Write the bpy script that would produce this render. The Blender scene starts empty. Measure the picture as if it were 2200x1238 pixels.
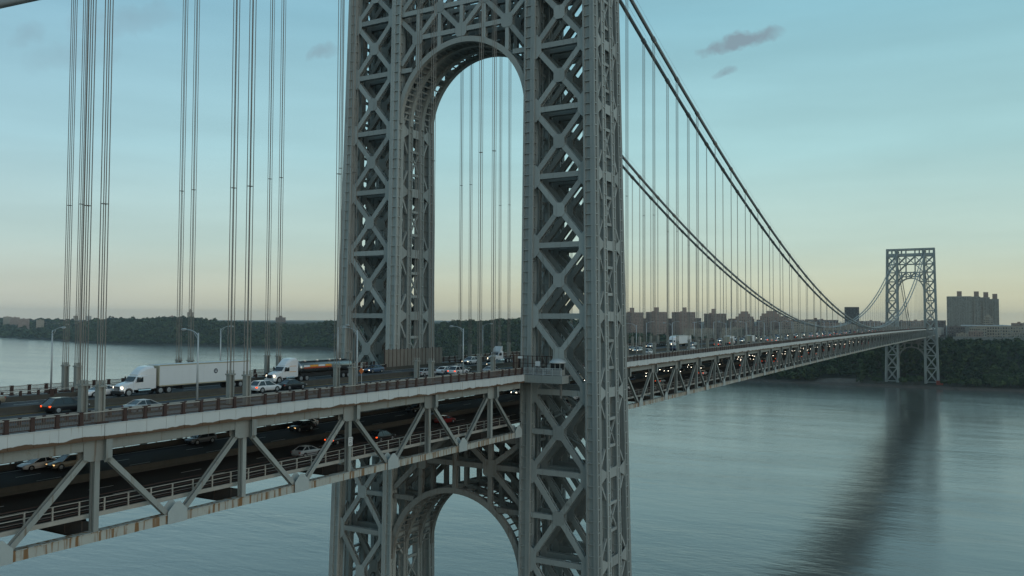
import bpy, math, random
import numpy as np
from mathutils import Vector, Matrix
R = math.radians
random.seed(7); rng = np.random.default_rng(7)
sc = bpy.context.scene
col = sc.collection

# ------------------------------------------------------------------ camera
CAM = Vector((-144.72, -92.34, 85.17)); YAW, PIT, ROLL, FPX = 0.52277, 0.03760, 0.00466, 1790.2
cd = bpy.data.cameras.new('camera'); cam = bpy.data.objects.new('camera', cd); col.objects.link(cam)
fw = Vector((math.cos(YAW)*math.cos(PIT), math.sin(YAW)*math.cos(PIT), math.sin(PIT)))
r0 = Vector((math.sin(YAW), -math.cos(YAW), 0)); u0 = r0.cross(fw)
rr = r0*math.cos(ROLL) + u0*math.sin(ROLL); uu = rr.cross(fw)
m = Matrix((rr, uu, -fw)).transposed().to_4x4(); m.translation = CAM
cam.matrix_world = m
cd.sensor_width = 36; cd.lens = 36*FPX/2200; cd.clip_start = 1; cd.clip_end = 60000
sc.camera = cam

# ------------------------------------------------------------------ world, sun, exposure
SUN_EL, SUN_AZ = 10.0, -108.0     # azimuth measured from +X towards +Y (degrees); low, to the right
w = bpy.data.worlds.new('World'); sc.world = w; w.use_nodes = True
nt = w.node_tree; N = nt.nodes; L = nt.links; N.clear()
out = N.new('ShaderNodeOutputWorld'); bg = N.new('ShaderNodeBackground'); bg.inputs[1].default_value = 0.15
sky = N.new('ShaderNodeTexSky'); sky.sky_type = 'NISHITA'; sky.sun_disc = False
sky.sun_elevation = R(SUN_EL); sky.sun_rotation = R(90 - SUN_AZ)
sky.altitude = 60; sky.air_density = 1.0; sky.dust_density = 2.2; sky.ozone_density = 2.4
tc = N.new('ShaderNodeTexCoord')
def vmath(op, a, b=None):
    n = N.new('ShaderNodeVectorMath'); n.operation = op
    for i, v in enumerate((a, b)):
        if v is None: continue
        if isinstance(v, tuple): n.inputs[i].default_value = v
        else: L.new(v, n.inputs[i])
    return n
def fmath(op, a, b=None, c=None):
    n = N.new('ShaderNodeMath'); n.operation = op
    for i, v in enumerate((a, b, c)):
        if v is None: continue
        if isinstance(v, (int, float)): n.inputs[i].default_value = v
        else: L.new(v, n.inputs[i])
    return n.outputs[0]
def mixc(fac, a, b, typ='MIX'):
    n = N.new('ShaderNodeMix'); n.data_type = 'RGBA'; n.blend_type = typ
    for s, v in ((n.inputs[0], fac), (n.inputs[6], a), (n.inputs[7], b)):
        if isinstance(v, (int, float)): s.default_value = v
        elif isinstance(v, tuple): s.default_value = v + (1,)
        else: L.new(v, s)
    return n.outputs[2]
dirn = vmath('NORMALIZE', tc.outputs['Generated']).outputs[0]
sep = N.new('ShaderNodeSeparateXYZ'); L.new(dirn, sep.inputs[0])
# dusk gradient by elevation, the same all the way round
el = fmath('MAXIMUM', sep.outputs[2], 0.0)
ramp = N.new('ShaderNodeValToRGB'); L.new(el, ramp.inputs[0]); cr = ramp.color_ramp
SKYC = tuple((p_, tuple(1.12*q for q in c_)) for p_, c_ in ((0.0, (3.3, 3.1, 2.1)), (0.03, (3.15, 3.2, 2.3)), (0.085, (2.6, 3.3, 2.9)), (0.19, (2.0, 3.25, 3.3)), (0.34, (1.35, 2.65, 3.05)), (0.7, (0.95, 1.75, 2.3)), (1.0, (0.85, 1.55, 2.1))))
cr.elements[0].position = SKYC[0][0]; cr.elements[0].color = SKYC[0][1] + (1,)
cr.elements[1].position = SKYC[1][0]; cr.elements[1].color = SKYC[1][1] + (1,)
for p_, c_ in SKYC[2:]:
    e = cr.elements.new(p_); e.color = c_ + (1,)
cool = N.new('ShaderNodeValToRGB'); L.new(el, cool.inputs[0]); c2 = cool.color_ramp
COOL = ((0.0, (2.75, 2.8, 2.45)), (0.03, (2.7, 2.9, 2.6)), (0.085, (2.35, 3.05, 2.95)), (0.19, (1.85, 2.95, 3.25)), (0.34, (1.28, 2.4, 3.0)), (0.7, (0.95, 1.75, 2.4)), (1.0, (0.85, 1.55, 2.1)))
for k_, (p_, c_) in enumerate(COOL):
    e = c2.elements[k_] if k_ < 2 else c2.elements.new(p_)
    e.position = p_; e.color = tuple(1.12*q for q in c_) + (1,)
az = vmath('DOT_PRODUCT', dirn, (math.cos(R(-8)), math.sin(R(-8)), 0.0)).outputs['Value']
mr = N.new('ShaderNodeMapRange'); mr.interpolation_type = 'SMOOTHSTEP'; mr.inputs['From Min'].default_value = 0.15; mr.inputs['From Max'].default_value = 0.97; L.new(az, mr.inputs['Value'])
skycol = mixc(0.92, sky.outputs[0], mixc(mr.outputs[0], cool.outputs[0], ramp.outputs[0]))
# faint uneven layers of high haze
lm = N.new('ShaderNodeMapping'); lm.inputs['Scale'].default_value = (2.2, 2.2, 16.0); L.new(dirn, lm.inputs['Vector'])
ln = N.new('ShaderNodeTexNoise'); ln.inputs['Scale'].default_value = 1.6; ln.inputs['Detail'].default_value = 5; L.new(lm.outputs[0], ln.inputs['Vector'])
lr = N.new('ShaderNodeMapRange'); lr.inputs['From Min'].default_value = 0.3; lr.inputs['From Max'].default_value = 0.7; lr.inputs['To Min'].default_value = 0.945; lr.inputs['To Max'].default_value = 1.055; L.new(ln.outputs['Fac'], lr.inputs['Value'])
sv = vmath('SCALE', skycol); L.new(lr.outputs[0], sv.inputs['Scale']); skycol = sv.outputs[0]
# a few small grey clouds drifting high
def cloud(c, ax, ay, amount, sc_):
    global skycol
    c = Vector(c).normalized(); t = Vector((-c.y, c.x, 0)).normalized(); b = c.cross(t)
    nz = N.new('ShaderNodeTexNoise'); nz.inputs['Scale'].default_value = sc_; nz.inputs['Detail'].default_value = 6
    nz.inputs['Roughness'].default_value = 0.62
    L.new(dirn, nz.inputs['Vector'])
    off = vmath('SCALE', vmath('SUBTRACT', nz.outputs['Color'], (0.5, 0.5, 0.5)).outputs[0]); off.inputs['Scale'].default_value = ay*2.6
    d = vmath('ADD', vmath('SUBTRACT', dirn, tuple(c)).outputs[0], off.outputs[0]).outputs[0]
    a = fmath('DIVIDE', vmath('DOT_PRODUCT', d, tuple(t)).outputs['Value'], ax)
    bb = fmath('DIVIDE', vmath('DOT_PRODUCT', d, tuple(b)).outputs['Value'], ay)
    # tilt: clouds rise to the south-east end
    bb = fmath('ADD', bb, fmath('MULTIPLY', a, 0.75))
    rr_ = fmath('ADD', fmath('MULTIPLY', a, a), fmath('MULTIPLY', bb, bb))
    f = fmath('MULTIPLY', fmath('POWER', fmath('MAXIMUM', fmath('SUBTRACT', 1.0, rr_), 0.0), 0.9), amount)
    f = fmath('MULTIPLY', f, fmath('MULTIPLY', nz.outputs['Fac'], 1.7))
    f = fmath('MINIMUM', f, 0.85)
    skycol = mixc(f, skycol, (1.25, 1.65, 1.95))
cloud((0.92, 0.24, 0.31), 0.048, 0.0125, 1.25, 40)
cloud((0.931, 0.258, 0.281), 0.016, 0.005, 0.7, 60)
cloud((0.54, 0.78, 0.31), 0.055, 0.020, 0.34, 22)
cloud((0.50, 0.80, 0.265), 0.05, 0.018, 0.22, 24)
cloud((0.47, 0.83, 0.28), 0.02, 0.012, 0.25, 40)
cloud((0.70, 0.65, 0.30), 0.02, 0.010, 0.5, 40)
L.new(skycol, bg.inputs[0]); L.new(bg.outputs[0], out.inputs[0])
sd = bpy.data.lights.new('sun', 'SUN'); sd.energy = 0.6; sd.angle = R(45); sd.color = (1.0, 0.94, 0.86)
sun = bpy.data.objects.new('sun', sd); col.objects.link(sun)
sdir = Vector((math.cos(R(SUN_EL))*math.cos(R(SUN_AZ)), math.cos(R(SUN_EL))*math.sin(R(SUN_AZ)), math.sin(R(SUN_EL))))
sun.rotation_euler = sdir.to_track_quat('Z', 'Y').to_euler()
vs = sc.view_settings; vs.view_transform = 'Standard'; vs.look = 'None'; vs.exposure = 0.3; vs.gamma = 1.0; vs.use_curve_mapping = False
sc.cycles.use_denoising = True
sc.cycles.max_bounces = 4; sc.cycles.diffuse_bounces = 2; sc.cycles.glossy_bounces = 2; sc.cycles.transmission_bounces = 2
sc.cycles.caustics_reflective = False; sc.cycles.caustics_refractive = False

# ------------------------------------------------------------------ materials
M = {}
def mat(name, color, rough=0.6, metal=0.0, var=0.15, vscale=0.35, dirt=0.0, dirtcol=(0.05, 0.035, 0.02), streak=0.0, spec=0.4, bump=0.0, bscale=8.0, attr=None, emit=None, coat=0.0, dcoord=None):
    mt = bpy.data.materials.new(name); mt.use_nodes = True
    n = mt.node_tree.nodes; l = mt.node_tree.links
    b = n['Principled BSDF']; b.inputs['Roughness'].default_value = rough; b.inputs['Metallic'].default_value = metal
    b.inputs['Specular IOR Level'].default_value = spec; b.inputs['Coat Weight'].default_value = coat
    geo = n.new('ShaderNodeNewGeometry')
    def noise(scale, detail=4, vec=None, rough_=0.55):
        t = n.new('ShaderNodeTexNoise'); t.inputs['Scale'].default_value = scale; t.inputs['Detail'].default_value = detail; t.inputs['Roughness'].default_value = rough_
        l.new(vec or geo.outputs['Position'], t.inputs['Vector']); return t.outputs['Fac']
    def mix(f, a, c, typ='MIX'):
        x = n.new('ShaderNodeMix'); x.data_type = 'RGBA'; x.blend_type = typ
        for s, v in ((x.inputs[0], f), (x.inputs[6], a), (x.inputs[7], c)):
            if isinstance(v, (int, float)): s.default_value = v
            elif isinstance(v, tuple): s.default_value = (v + (1,))[:4]
            else: l.new(v, s)
        return x.outputs[2]
    def rampv(v, a, c):
        x = n.new('ShaderNodeMapRange'); x.interpolation_type = 'SMOOTHSTEP'
        x.inputs['From Min'].default_value = a; x.inputs['From Max'].default_value = c; l.new(v, x.inputs['Value']); return x.outputs[0]
    c = tuple(color)
    if attr:
        at = n.new('ShaderNodeAttribute'); at.attribute_name = attr; base = at.outputs['Color']
    else:
        base = None
    lo = tuple(x*(1-var) for x in c); hi = tuple(min(1, x*(1+var)) for x in c)
    if base is None: base = mix(noise(vscale, 5), lo, hi)
    if name in ('tower_steel', 'tower_inner', 'arch_steel', 'low_steel', 'truss_steel'):
        oi = n.new('ShaderNodeObjectInfo'); mr_ = n.new('ShaderNodeMapRange'); mr_.inputs['To Min'].default_value = 0.84; mr_.inputs['To Max'].default_value = 1.14; l.new(oi.outputs['Random'], mr_.inputs['Value'])
        hs = n.new('ShaderNodeHueSaturation'); l.new(mr_.outputs[0], hs.inputs['Value']); l.new(base, hs.inputs['Color']); base = hs.outputs[0]
    if streak:
        mp = n.new('ShaderNodeMapping'); mp.inputs['Scale'].default_value = (2.2, 2.2, 0.12); l.new(geo.outputs['Position'], mp.inputs['Vector'])
        base = mix(rampv(noise(1.0, 4, mp.outputs[0]), 0.62 - 0.12*streak, 0.80 if streak < 1 else 0.60), base, dirtcol)
    if dirt:
        d = rampv(noise(vscale*2.3, 6, rough_=0.7), 0.68 - 0.16*dirt, 0.80)
        base = mix(d, base, dirtcol)
    l.new(base, b.inputs['Base Color'])
    if bump:
        bp = n.new('ShaderNodeBump'); bp.inputs['Strength'].default_value = bump; bp.inputs['Distance'].default_value = 0.05
        l.new(noise(bscale, 4), bp.inputs['Height']); l.new(bp.outputs[0], b.inputs['Normal'])
    if emit:
        b.inputs['Emission Color'].default_value = emit[0] + (1,); b.inputs['Emission Strength'].default_value = emit[1]
    if emit: mt.cycles.emission_sampling = 'NONE'
    M[name] = mt; return mt
RUST = (0.085, 0.040, 0.018)
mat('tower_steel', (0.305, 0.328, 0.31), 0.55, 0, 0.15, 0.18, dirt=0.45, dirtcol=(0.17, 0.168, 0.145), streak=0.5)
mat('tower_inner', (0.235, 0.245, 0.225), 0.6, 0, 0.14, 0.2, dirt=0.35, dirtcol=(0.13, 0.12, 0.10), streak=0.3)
mat('arch_steel', (0.29, 0.30, 0.275), 0.6, 0, 0.14, 0.2, dirt=0.3, dirtcol=(0.13, 0.12, 0.10), streak=0.3)
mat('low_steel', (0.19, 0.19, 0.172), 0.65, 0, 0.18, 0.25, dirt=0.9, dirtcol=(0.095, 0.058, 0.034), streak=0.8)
mat('truss_steel', (0.255, 0.27, 0.25), 0.55, 0, 0.14, 0.3, dirt=0.5, dirtcol=(0.14, 0.09, 0.05), streak=0.6)
mat('chord_steel', (0.38, 0.39, 0.35), 0.6, 0, 0.15, 0.6, dirt=0.6, dirtcol=(0.20, 0.11, 0.045), streak=1.2)
mat('gusset_steel', (0.36, 0.40, 0.385), 0.6, 0, 0.12, 0.8, dirt=0.15, dirtcol=(0.2, 0.14, 0.08), bump=0.8, bscale=5)
mat('floor_steel', (0.060, 0.050, 0.042), 0.75, 0, 0.25, 0.4, dirt=0.8, dirtcol=(0.05, 0.03, 0.02))
mat('rail_brown', (0.052, 0.027, 0.021), 0.65, 0, 0.25, 1.5, dirt=0.5, dirtcol=(0.03, 0.018, 0.014))
mat('rail_light', (0.34, 0.33, 0.29), 0.6, 0, 0.2, 1.2, dirt=0.5, dirtcol=(0.14, 0.08, 0.05))
mat('picket', (0.16, 0.12, 0.10), 0.7, 0, 0.2, 1.5)
mat('fence_panel', (0.19, 0.175, 0.15), 0.75, 0, 0.25, 0.6, dirt=0.5, dirtcol=(0.11, 0.075, 0.045), streak=0.9)
mat('concrete_dark', (0.070, 0.064, 0.052), 0.9, 0, 0.3, 1.2, dirt=0.6, dirtcol=(0.035, 0.032, 0.026), bump=0.3)
mat('sidewalk_concrete', (0.17, 0.16, 0.145), 0.9, 0, 0.2, 0.8, dirt=0.3, dirtcol=(0.10, 0.09, 0.08))
mat('asphalt', (0.060, 0.060, 0.060), 0.85, 0, 0.25, 0.6, dirt=0.4, dirtcol=(0.035, 0.034, 0.033), bump=0.2, bscale=20)
def lane_wear(mt):
    n = mt.node_tree.nodes; l = mt.node_tree.links; b = n['Principled BSDF']; src = b.inputs['Base Color'].links[0].from_socket
    g = n.new('ShaderNodeNewGeometry'); mp = n.new('ShaderNodeMapping'); mp.inputs['Scale'].default_value = (0.012, 0.9, 1); l.new(g.outputs['Position'], mp.inputs['Vector'])
    t = n.new('ShaderNodeTexNoise'); t.inputs['Scale'].default_value = 1.0; t.inputs['Detail'].default_value = 5; l.new(mp.outputs[0], t.inputs['Vector'])
    r_ = n.new('ShaderNodeMapRange'); r_.inputs['From Min'].default_value = 0.3; r_.inputs['From Max'].default_value = 0.7; r_.inputs['To Min'].default_value = 0.6; r_.inputs['To Max'].default_value = 1.5; l.new(t.outputs['Fac'], r_.inputs['Value'])
    h = n.new('ShaderNodeHueSaturation'); l.new(r_.outputs[0], h.inputs['Value']); l.new(src, h.inputs['Color']); l.new(h.outputs[0], b.inputs['Base Color'])
lane_wear(M['asphalt'])
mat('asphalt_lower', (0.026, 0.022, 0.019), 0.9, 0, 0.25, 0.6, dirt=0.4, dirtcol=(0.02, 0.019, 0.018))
mat('paint_white', (0.62, 0.62, 0.58), 0.7, 0, 0.15, 2)
mat('paint_yellow', (0.50, 0.33, 0.06), 0.7, 0, 0.2, 2)
mat('rope', (0.20, 0.182, 0.158), 0.6, 0.0, 0.2, 0.3)
mat('rope_far', (0.25, 0.235, 0.20), 0.6, 0.0, 0.2, 0.3)
mat('socket_steel', (0.25, 0.255, 0.23), 0.6, 0, 0.15, 0.8, dirt=0.5, dirtcol=(0.15, 0.10, 0.06), streak=0.5)
mat('cable_steel', (0.20, 0.225, 0.225), 0.5, 0.0, 0.12, 0.2)
mat('lamp_steel', (0.42, 0.45, 0.45), 0.45, 0.2, 0.1, 1)
mat('lamp_glass', (0.5, 0.5, 0.48), 0.3)
mat('tyre', (0.018, 0.018, 0.018), 0.85, 0, 0.2, 4)
mat('rim', (0.45, 0.46, 0.47), 0.35, 0.7, 0.1, 4)
mat('glass_dark', (0.018, 0.024, 0.028), 0.06, 0, 0.1, 1, spec=0.7)
mat('plastic_black', (0.02, 0.02, 0.021), 0.5, 0, 0.2, 3)
mat('chrome', (0.55, 0.56, 0.57), 0.15, 1.0, 0.05, 1)
mat('tank_polish', (0.46, 0.44, 0.41), 0.30, 1.0, 0.06, 0.6)
mat('headlight_lit', (0.8, 0.75, 0.65), 0.3, 0, 0.0, 1, emit=((1.0, 0.83, 0.58), 3.0))
mat('headlight_dim', (0.6, 0.5, 0.35), 0.3, 0, 0.0, 1, emit=((1.0, 0.62, 0.25), 1.3))
mat('headlight_far', (0.8, 0.75, 0.65), 0.3, 0, 0.0, 1, emit=((1.0, 0.88, 0.68), 9.0))
mat('headlight_off', (0.5, 0.5, 0.5), 0.2, 0, 0.0, 1)
mat('taillight_lit', (0.5, 0.03, 0.01), 0.3, 0, 0.0, 1, emit=((1.0, 0.10, 0.02), 1.6))
mat('taillight_off', (0.28, 0.03, 0.02), 0.3, 0, 0.0, 1)
mat('deck_lamp_lit', (0.8, 0.7, 0.5), 0.3, 0, 0.0, 1, emit=((1.0, 0.62, 0.25), 4.0))
PAINT = {'white': (0.66, 0.67, 0.67), 'silver': (0.34, 0.36, 0.37), 'grey': (0.13, 0.14, 0.15), 'black': (0.014, 0.014, 0.016), 'blue': (0.06, 0.10, 0.17), 'red': (0.22, 0.02, 0.02), 'tan': (0.26, 0.22, 0.16), 'darkblue': (0.02, 0.03, 0.07)}
for k_, v_ in PAINT.items(): mat('paint_car_' + k_, v_, 0.28, 0.0, 0.04, 0.5, spec=0.5, coat=0.5)
mat('trailer_white', (0.60, 0.63, 0.63), 0.5, 0, 0.06, 0.4, dirt=0.12, dirtcol=(0.40, 0.40, 0.38), streak=0.15)
mat('trailer_edge', (0.36, 0.33, 0.24), 0.6, 0, 0.15, 1)
mat('brick_brown', (0.285, 0.205, 0.165), 0.9, 0, 0.12, 0.05, dirt=0.2, dirtcol=(0.15, 0.11, 0.09))
mat('brick_dark', (0.17, 0.130, 0.112), 0.9, 0, 0.12, 0.05)
mat('brick_tan', (0.34, 0.285, 0.22), 0.9, 0, 0.15, 0.06)
mat('stone_grey', (0.24, 0.235, 0.21), 0.9, 0, 0.18, 0.08, dirt=0.3, dirtcol=(0.15, 0.14, 0.12), bump=0.4, bscale=0.8)
mat('tower_block_dark', (0.10, 0.085, 0.078), 0.6, 0, 0.1, 0.05)
mat('alum_facade', (0.33, 0.30, 0.25), 0.6, 0, 0.08, 0.05)
mat('roof_pale', (0.55, 0.57, 0.58), 0.7, 0, 0.1, 0.1)
mat('window_dark', (0.035, 0.040, 0.045), 0.25, 0, 0.3, 0.3)
mat('window_pale', (0.36, 0.36, 0.33), 0.5, 0, 0.2, 0.3)
mat('pier_red', (0.33, 0.075, 0.05), 0.7, 0, 0.15, 0.4)
mat('soil', (0.050, 0.048, 0.032), 0.95, 0, 0.3, 0.03, dirt=0.5, dirtcol=(0.03, 0.035, 0.02))
mat('shore_rock', (0.075, 0.062, 0.05), 0.95, 0, 0.3, 0.1, dirt=0.5, dirtcol=(0.08, 0.07, 0.06))
mat('rock_tan', (0.12, 0.098, 0.078), 0.95, 0, 0.3, 0.15, dirt=0.7, dirtcol=(0.07, 0.065, 0.045))
mat('foliage', (0.05, 0.07, 0.03), 0.85, spec=0.15, attr='tint')
mat('bark', (0.07, 0.055, 0.04), 0.95)
mat('sign_white', (0.6, 0.6, 0.58), 0.5, 0, 0.05, 1)
mat('print_dark', (0.03, 0.035, 0.05), 0.6)
mat('print_red', (0.42, 0.07, 0.02), 0.5); mat('print_orange', (0.65, 0.28, 0.03), 0.5)
mat('sign_orange', (0.7, 0.16, 0.03), 0.5)

# rust along the lower lip of each fascia plate (object-space height)
def fascia_mat():
    mt = bpy.data.materials.new('fascia_paint'); mt.use_nodes = True; n = mt.node_tree.nodes; l = mt.node_tree.links; b = n['Principled BSDF']
    b.inputs['Roughness'].default_value = 0.5
    tc = n.new('ShaderNodeTexCoord'); sp = n.new('ShaderNodeSeparateXYZ'); l.new(tc.outputs['Object'], sp.inputs[0]); geo = n.new('ShaderNodeNewGeometry')
    def nz(s, vec, det=4):
        t = n.new('ShaderNodeTexNoise'); t.inputs['Scale'].default_value = s; t.inputs['Detail'].default_value = det; l.new(vec, t.inputs['Vector']); return t.outputs['Fac']
    def mth(op, a, c):
        x = n.new('ShaderNodeMath'); x.operation = op
        for i, v in enumerate((a, c)):
            if isinstance(v, (int, float)): x.inputs[i].default_value = v
            else: l.new(v, x.inputs[i])
        return x.outputs[0]
    def mr(v, a, c):
        x = n.new('ShaderNodeMapRange'); x.interpolation_type = 'SMOOTHSTEP'; x.inputs['From Min'].default_value = a; x.inputs['From Max'].default_value = c; l.new(v, x.inputs['Value']); return x.outputs[0]
    def mix(f, a, c):
        x = n.new('ShaderNodeMix'); x.data_type = 'RGBA'
        for s, v in ((x.inputs[0], f), (x.inputs[6], a), (x.inputs[7], c)):
            if isinstance(v, tuple): s.default_value = v + (1,)
            else: l.new(v, s)
        return x.outputs[2]
    base = mix(nz(0.5, geo.outputs['Position']), (0.46, 0.49, 0.48), (0.56, 0.58, 0.56))
    mp = n.new('ShaderNodeMapping'); mp.inputs['Scale'].default_value = (3, 3, 0.15); l.new(geo.outputs['Position'], mp.inputs['Vector'])
    base = mix(mr(nz(1.0, mp.outputs[0]), 0.62, 0.74), base, (0.25, 0.19, 0.12))
    edge = mth('SUBTRACT', mth('MULTIPLY', nz(0.45, geo.outputs['Position'], 6), 0.95), 0.22)
    f = mr(mth('SUBTRACT', edge, sp.outputs[2]), -0.02, 0.05)
    l.new(mix(f, base, (0.10, 0.055, 0.028)), b.inputs['Base Color']); M['fascia_paint'] = mt
fascia_mat()

# ------------------------------------------------------------------ mesh helpers
class MB:
    def __init__(s): s.v = []; s.f = []
    def _add(s, vs, fs):
        o = len(s.v); s.v += [tuple(q) for q in vs]; s.f += [tuple(i + o for i in q) for q in fs]; return s
    BF = ((0, 3, 2, 1), (4, 5, 6, 7), (0, 1, 5, 4), (1, 2, 6, 5), (2, 3, 7, 6), (3, 0, 4, 7))
    def box(s, a, b):
        x0, y0, z0 = a; x1, y1, z1 = b
        return s._add(((x0, y0, z0), (x1, y0, z0), (x1, y1, z0), (x0, y1, z0), (x0, y0, z1), (x1, y0, z1), (x1, y1, z1), (x0, y1, z1)), s.BF)
    def hexa(s, vs): return s._add(vs, s.BF)
    def beam(s, p, q, a, b, side=(1, 0, 0)):     # a = size along side, b = size across
        p = Vector(p); q = Vector(q); d = (q - p).normalized(); sv = Vector(side); sv = (sv - d*sv.dot(d))
        if sv.length < 1e-4: sv = Vector((0, 1, 0)) - d*d.y
        sv.normalize(); t = d.cross(sv); sv = sv*(a/2); t = t*(b/2)
        return s._add((p - sv - t, p + sv - t, p + sv + t, p - sv + t, q - sv - t, q + sv - t, q + sv + t, q - sv + t), s.BF)
    def tube(s, pts, r, n=8, cap=True):
        pts = [Vector(q) for q in pts]; base = len(s.v); rs = r if isinstance(r, (list, tuple)) else [r]*len(pts)
        for i, q in enumerate(pts):
            d = (pts[min(i+1, len(pts)-1)] - pts[max(i-1, 0)]).normalized()
            h = Vector((0, 0, 1)) if abs(d.z) < 0.9 else Vector((1, 0, 0))
            a = d.cross(h).normalized(); b = a.cross(d)
            for k in range(n):
                t = 2*math.pi*k/n; s.v.append(tuple(q + (a*math.cos(t) + b*math.sin(t))*rs[i]))
        for i in range(len(pts)-1):
            for k in range(n):
                a = base + i*n + k; b = base + i*n + (k+1) % n; s.f.append((a, b, b+n, a+n))
        if cap:
            s.f.append(tuple(base + k for k in range(n))[::-1]); s.f.append(tuple(base + (len(pts)-1)*n + k for k in range(n)))
        return s
    def prism(s, poly, off):                     # poly: list of 3D points, extruded by off
        n = len(poly); off = Vector(off); b = len(s.v)
        s.v += [tuple(q) for q in poly] + [tuple(Vector(q) + off) for q in poly]
        s.f.append(tuple(range(b, b+n))); s.f.append(tuple(range(b+2*n-1, b+n-1, -1)))
        for i in range(n): j = (i+1) % n; s.f.append((b+j, b+i, b+n+i, b+n+j))
        return s
    def loft(s, secs, cap=True):
        n = len(secs[0]); b = len(s.v)
        for q in secs: s.v += [tuple(p) for p in q]
        for i in range(len(secs)-1):
            for k in range(n):
                a = b + i*n + k; c = b + i*n + (k+1) % n; s.f.append((a, c, c+n, a+n))
        if cap: s.f.append(tuple(b+k for k in range(n))[::-1]); s.f.append(tuple(b+(len(secs)-1)*n+k for k in range(n)))
        return s
    def mesh(s, name, smooth=False):
        me = bpy.data.meshes.new(name); me.from_pydata(s.v, [], s.f); me.update()
        if smooth: me.polygons.foreach_set('use_smooth', [True]*len(me.polygons))
        return me
    def build(s, name, material, parent=None, kind=None, smooth=False, label=None, fix=True):
        me = s.mesh(name, smooth); me.materials.append(M[material])
        if fix: fixn(me)
        o = bpy.data.objects.new(name, me); col.objects.link(o); adopt(o, parent)
        if kind: o['kind'] = kind
        if label: o['label'] = label
        return o
import bmesh
def fixn(me):
    bm = bmesh.new(); bm.from_mesh(me); bmesh.ops.recalc_face_normals(bm, faces=bm.faces); bm.to_mesh(me); bm.free()
KIDS = {}
def adopt(o, parent):
    if parent is None: return
    o.parent = parent; KIDS.setdefault(parent.name, []).append(o)
    # parts are modelled in the frame of the whole, so undo the offsets of the owners above
    off = Vector(parent.get('_o', (0, 0, 0))); o.matrix_parent_inverse = Matrix.Translation(-off)
def empty(name, loc, label, cat, group=None, local=False):
    o = bpy.data.objects.new(name, None); col.objects.link(o); o.location = loc; o.empty_display_size = 0.5
    o['label'] = label; o['category'] = cat
    if group: o['group'] = group
    if not local: o['_o'] = tuple(loc)
    return o
def tag(o, label, cat, group=None):
    o['label'] = label; o['category'] = cat
    if group: o['group'] = group
    return o
def structure(o): o['kind'] = 'structure'; return o
def copy_tree(o, parent=None):
    c = o.copy(); col.objects.link(c)
    if parent is not None: c.parent = parent; c.matrix_parent_inverse = o.matrix_parent_inverse.copy()
    if parent is not None: KIDS.setdefault(parent.name, []).append(c)
    for ch in list(KIDS.get(o.name, ())): copy_tree(ch, c)
    return c

# lettering is turned into meshes while the scene is still empty
LETTERS = {}
for s_ in ('SPEED', 'LIMIT', '45'):
    cu = bpy.data.curves.new('lettering', 'FONT'); cu.body = s_; cu.size = 1.0; cu.align_x = 'CENTER'; cu.extrude = 0.01
    o = bpy.data.objects.new('lettering', cu); col.objects.link(o); dg = bpy.context.evaluated_depsgraph_get()
    LETTERS[s_] = bpy.data.meshes.new_from_object(o.evaluated_get(dg)); bpy.data.objects.remove(o)

# ------------------------------------------------------------------ bridge geometry
P = 18.288; SPAN = 1066.8; HALF = 533.4
def zc(X):                         # underside of the bottom chord
    if X < 0: return 63.8 + 0.002*X
    if X > SPAN: return 63.8 - 0.002*(X - SPAN)
    return 63.8 + 1.25*(1 - ((X - HALF)/HALF)**2)
LOW, UP, SIDE = 2.35, 10.95, 11.38
def Th(z): return 8.25 - 2.60*(z - 5)/176
def Yo(z): return 31.9 - 3.0*(z - 5)/176
def fx(i, z): t = Th(z) - 0.95; return (-t, -0.36*t, 0.36*t, t)[i]
def cyi(z): return 16.15
def cyo(z): return Yo(z) - 1.15
LV = [6.5, 24.0, 40.7, 56.9, 71.7, 85.8, 99.1, 112.2, 125.0, 137.3, 149.3, 160.0, 170.5]
ZT = 180.7

def laced(mb, p, q, hv, hx, lace=True, step=1.05):   # built-up member: two side plates and lacing above and below
    p = Vector(p); q = Vector(q); d = (q - p); Ln = d.length; d.normalize()
    sx = Vector((1, 0, 0)); sx = (sx - d*sx.dot(d)).normalized(); t = d.cross(sx)
    for s_ in (-1, 1):
        o = sx*(s_*(hx/2 - 0.05)); mb.beam(p + o, q + o, 0.10, hv, sx)
        for k in (-1, 1):
            o2 = sx*(s_*(hx/2 - 0.17)) + t*(k*(hv/2 - 0.03)); mb.beam(p + o2, q + o2, 0.15, 0.06, sx)
    if lace:
        n = max(2, int(Ln/step))
        for k in (-1, 1):
            for i in range(n):
                s_ = 1 if i % 2 else -1
                a = p + d*(Ln*i/n) + sx*(s_*(hx/2 - 0.08)) + t*(k*(hv/2 - 0.015)); b = p + d*(Ln*(i+1)/n) - sx*(s_*(hx/2 - 0.08)) + t*(k*(hv/2 - 0.015))
                mb.beam(a, b, 0.02, 0.09, t)
    return mb

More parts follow.
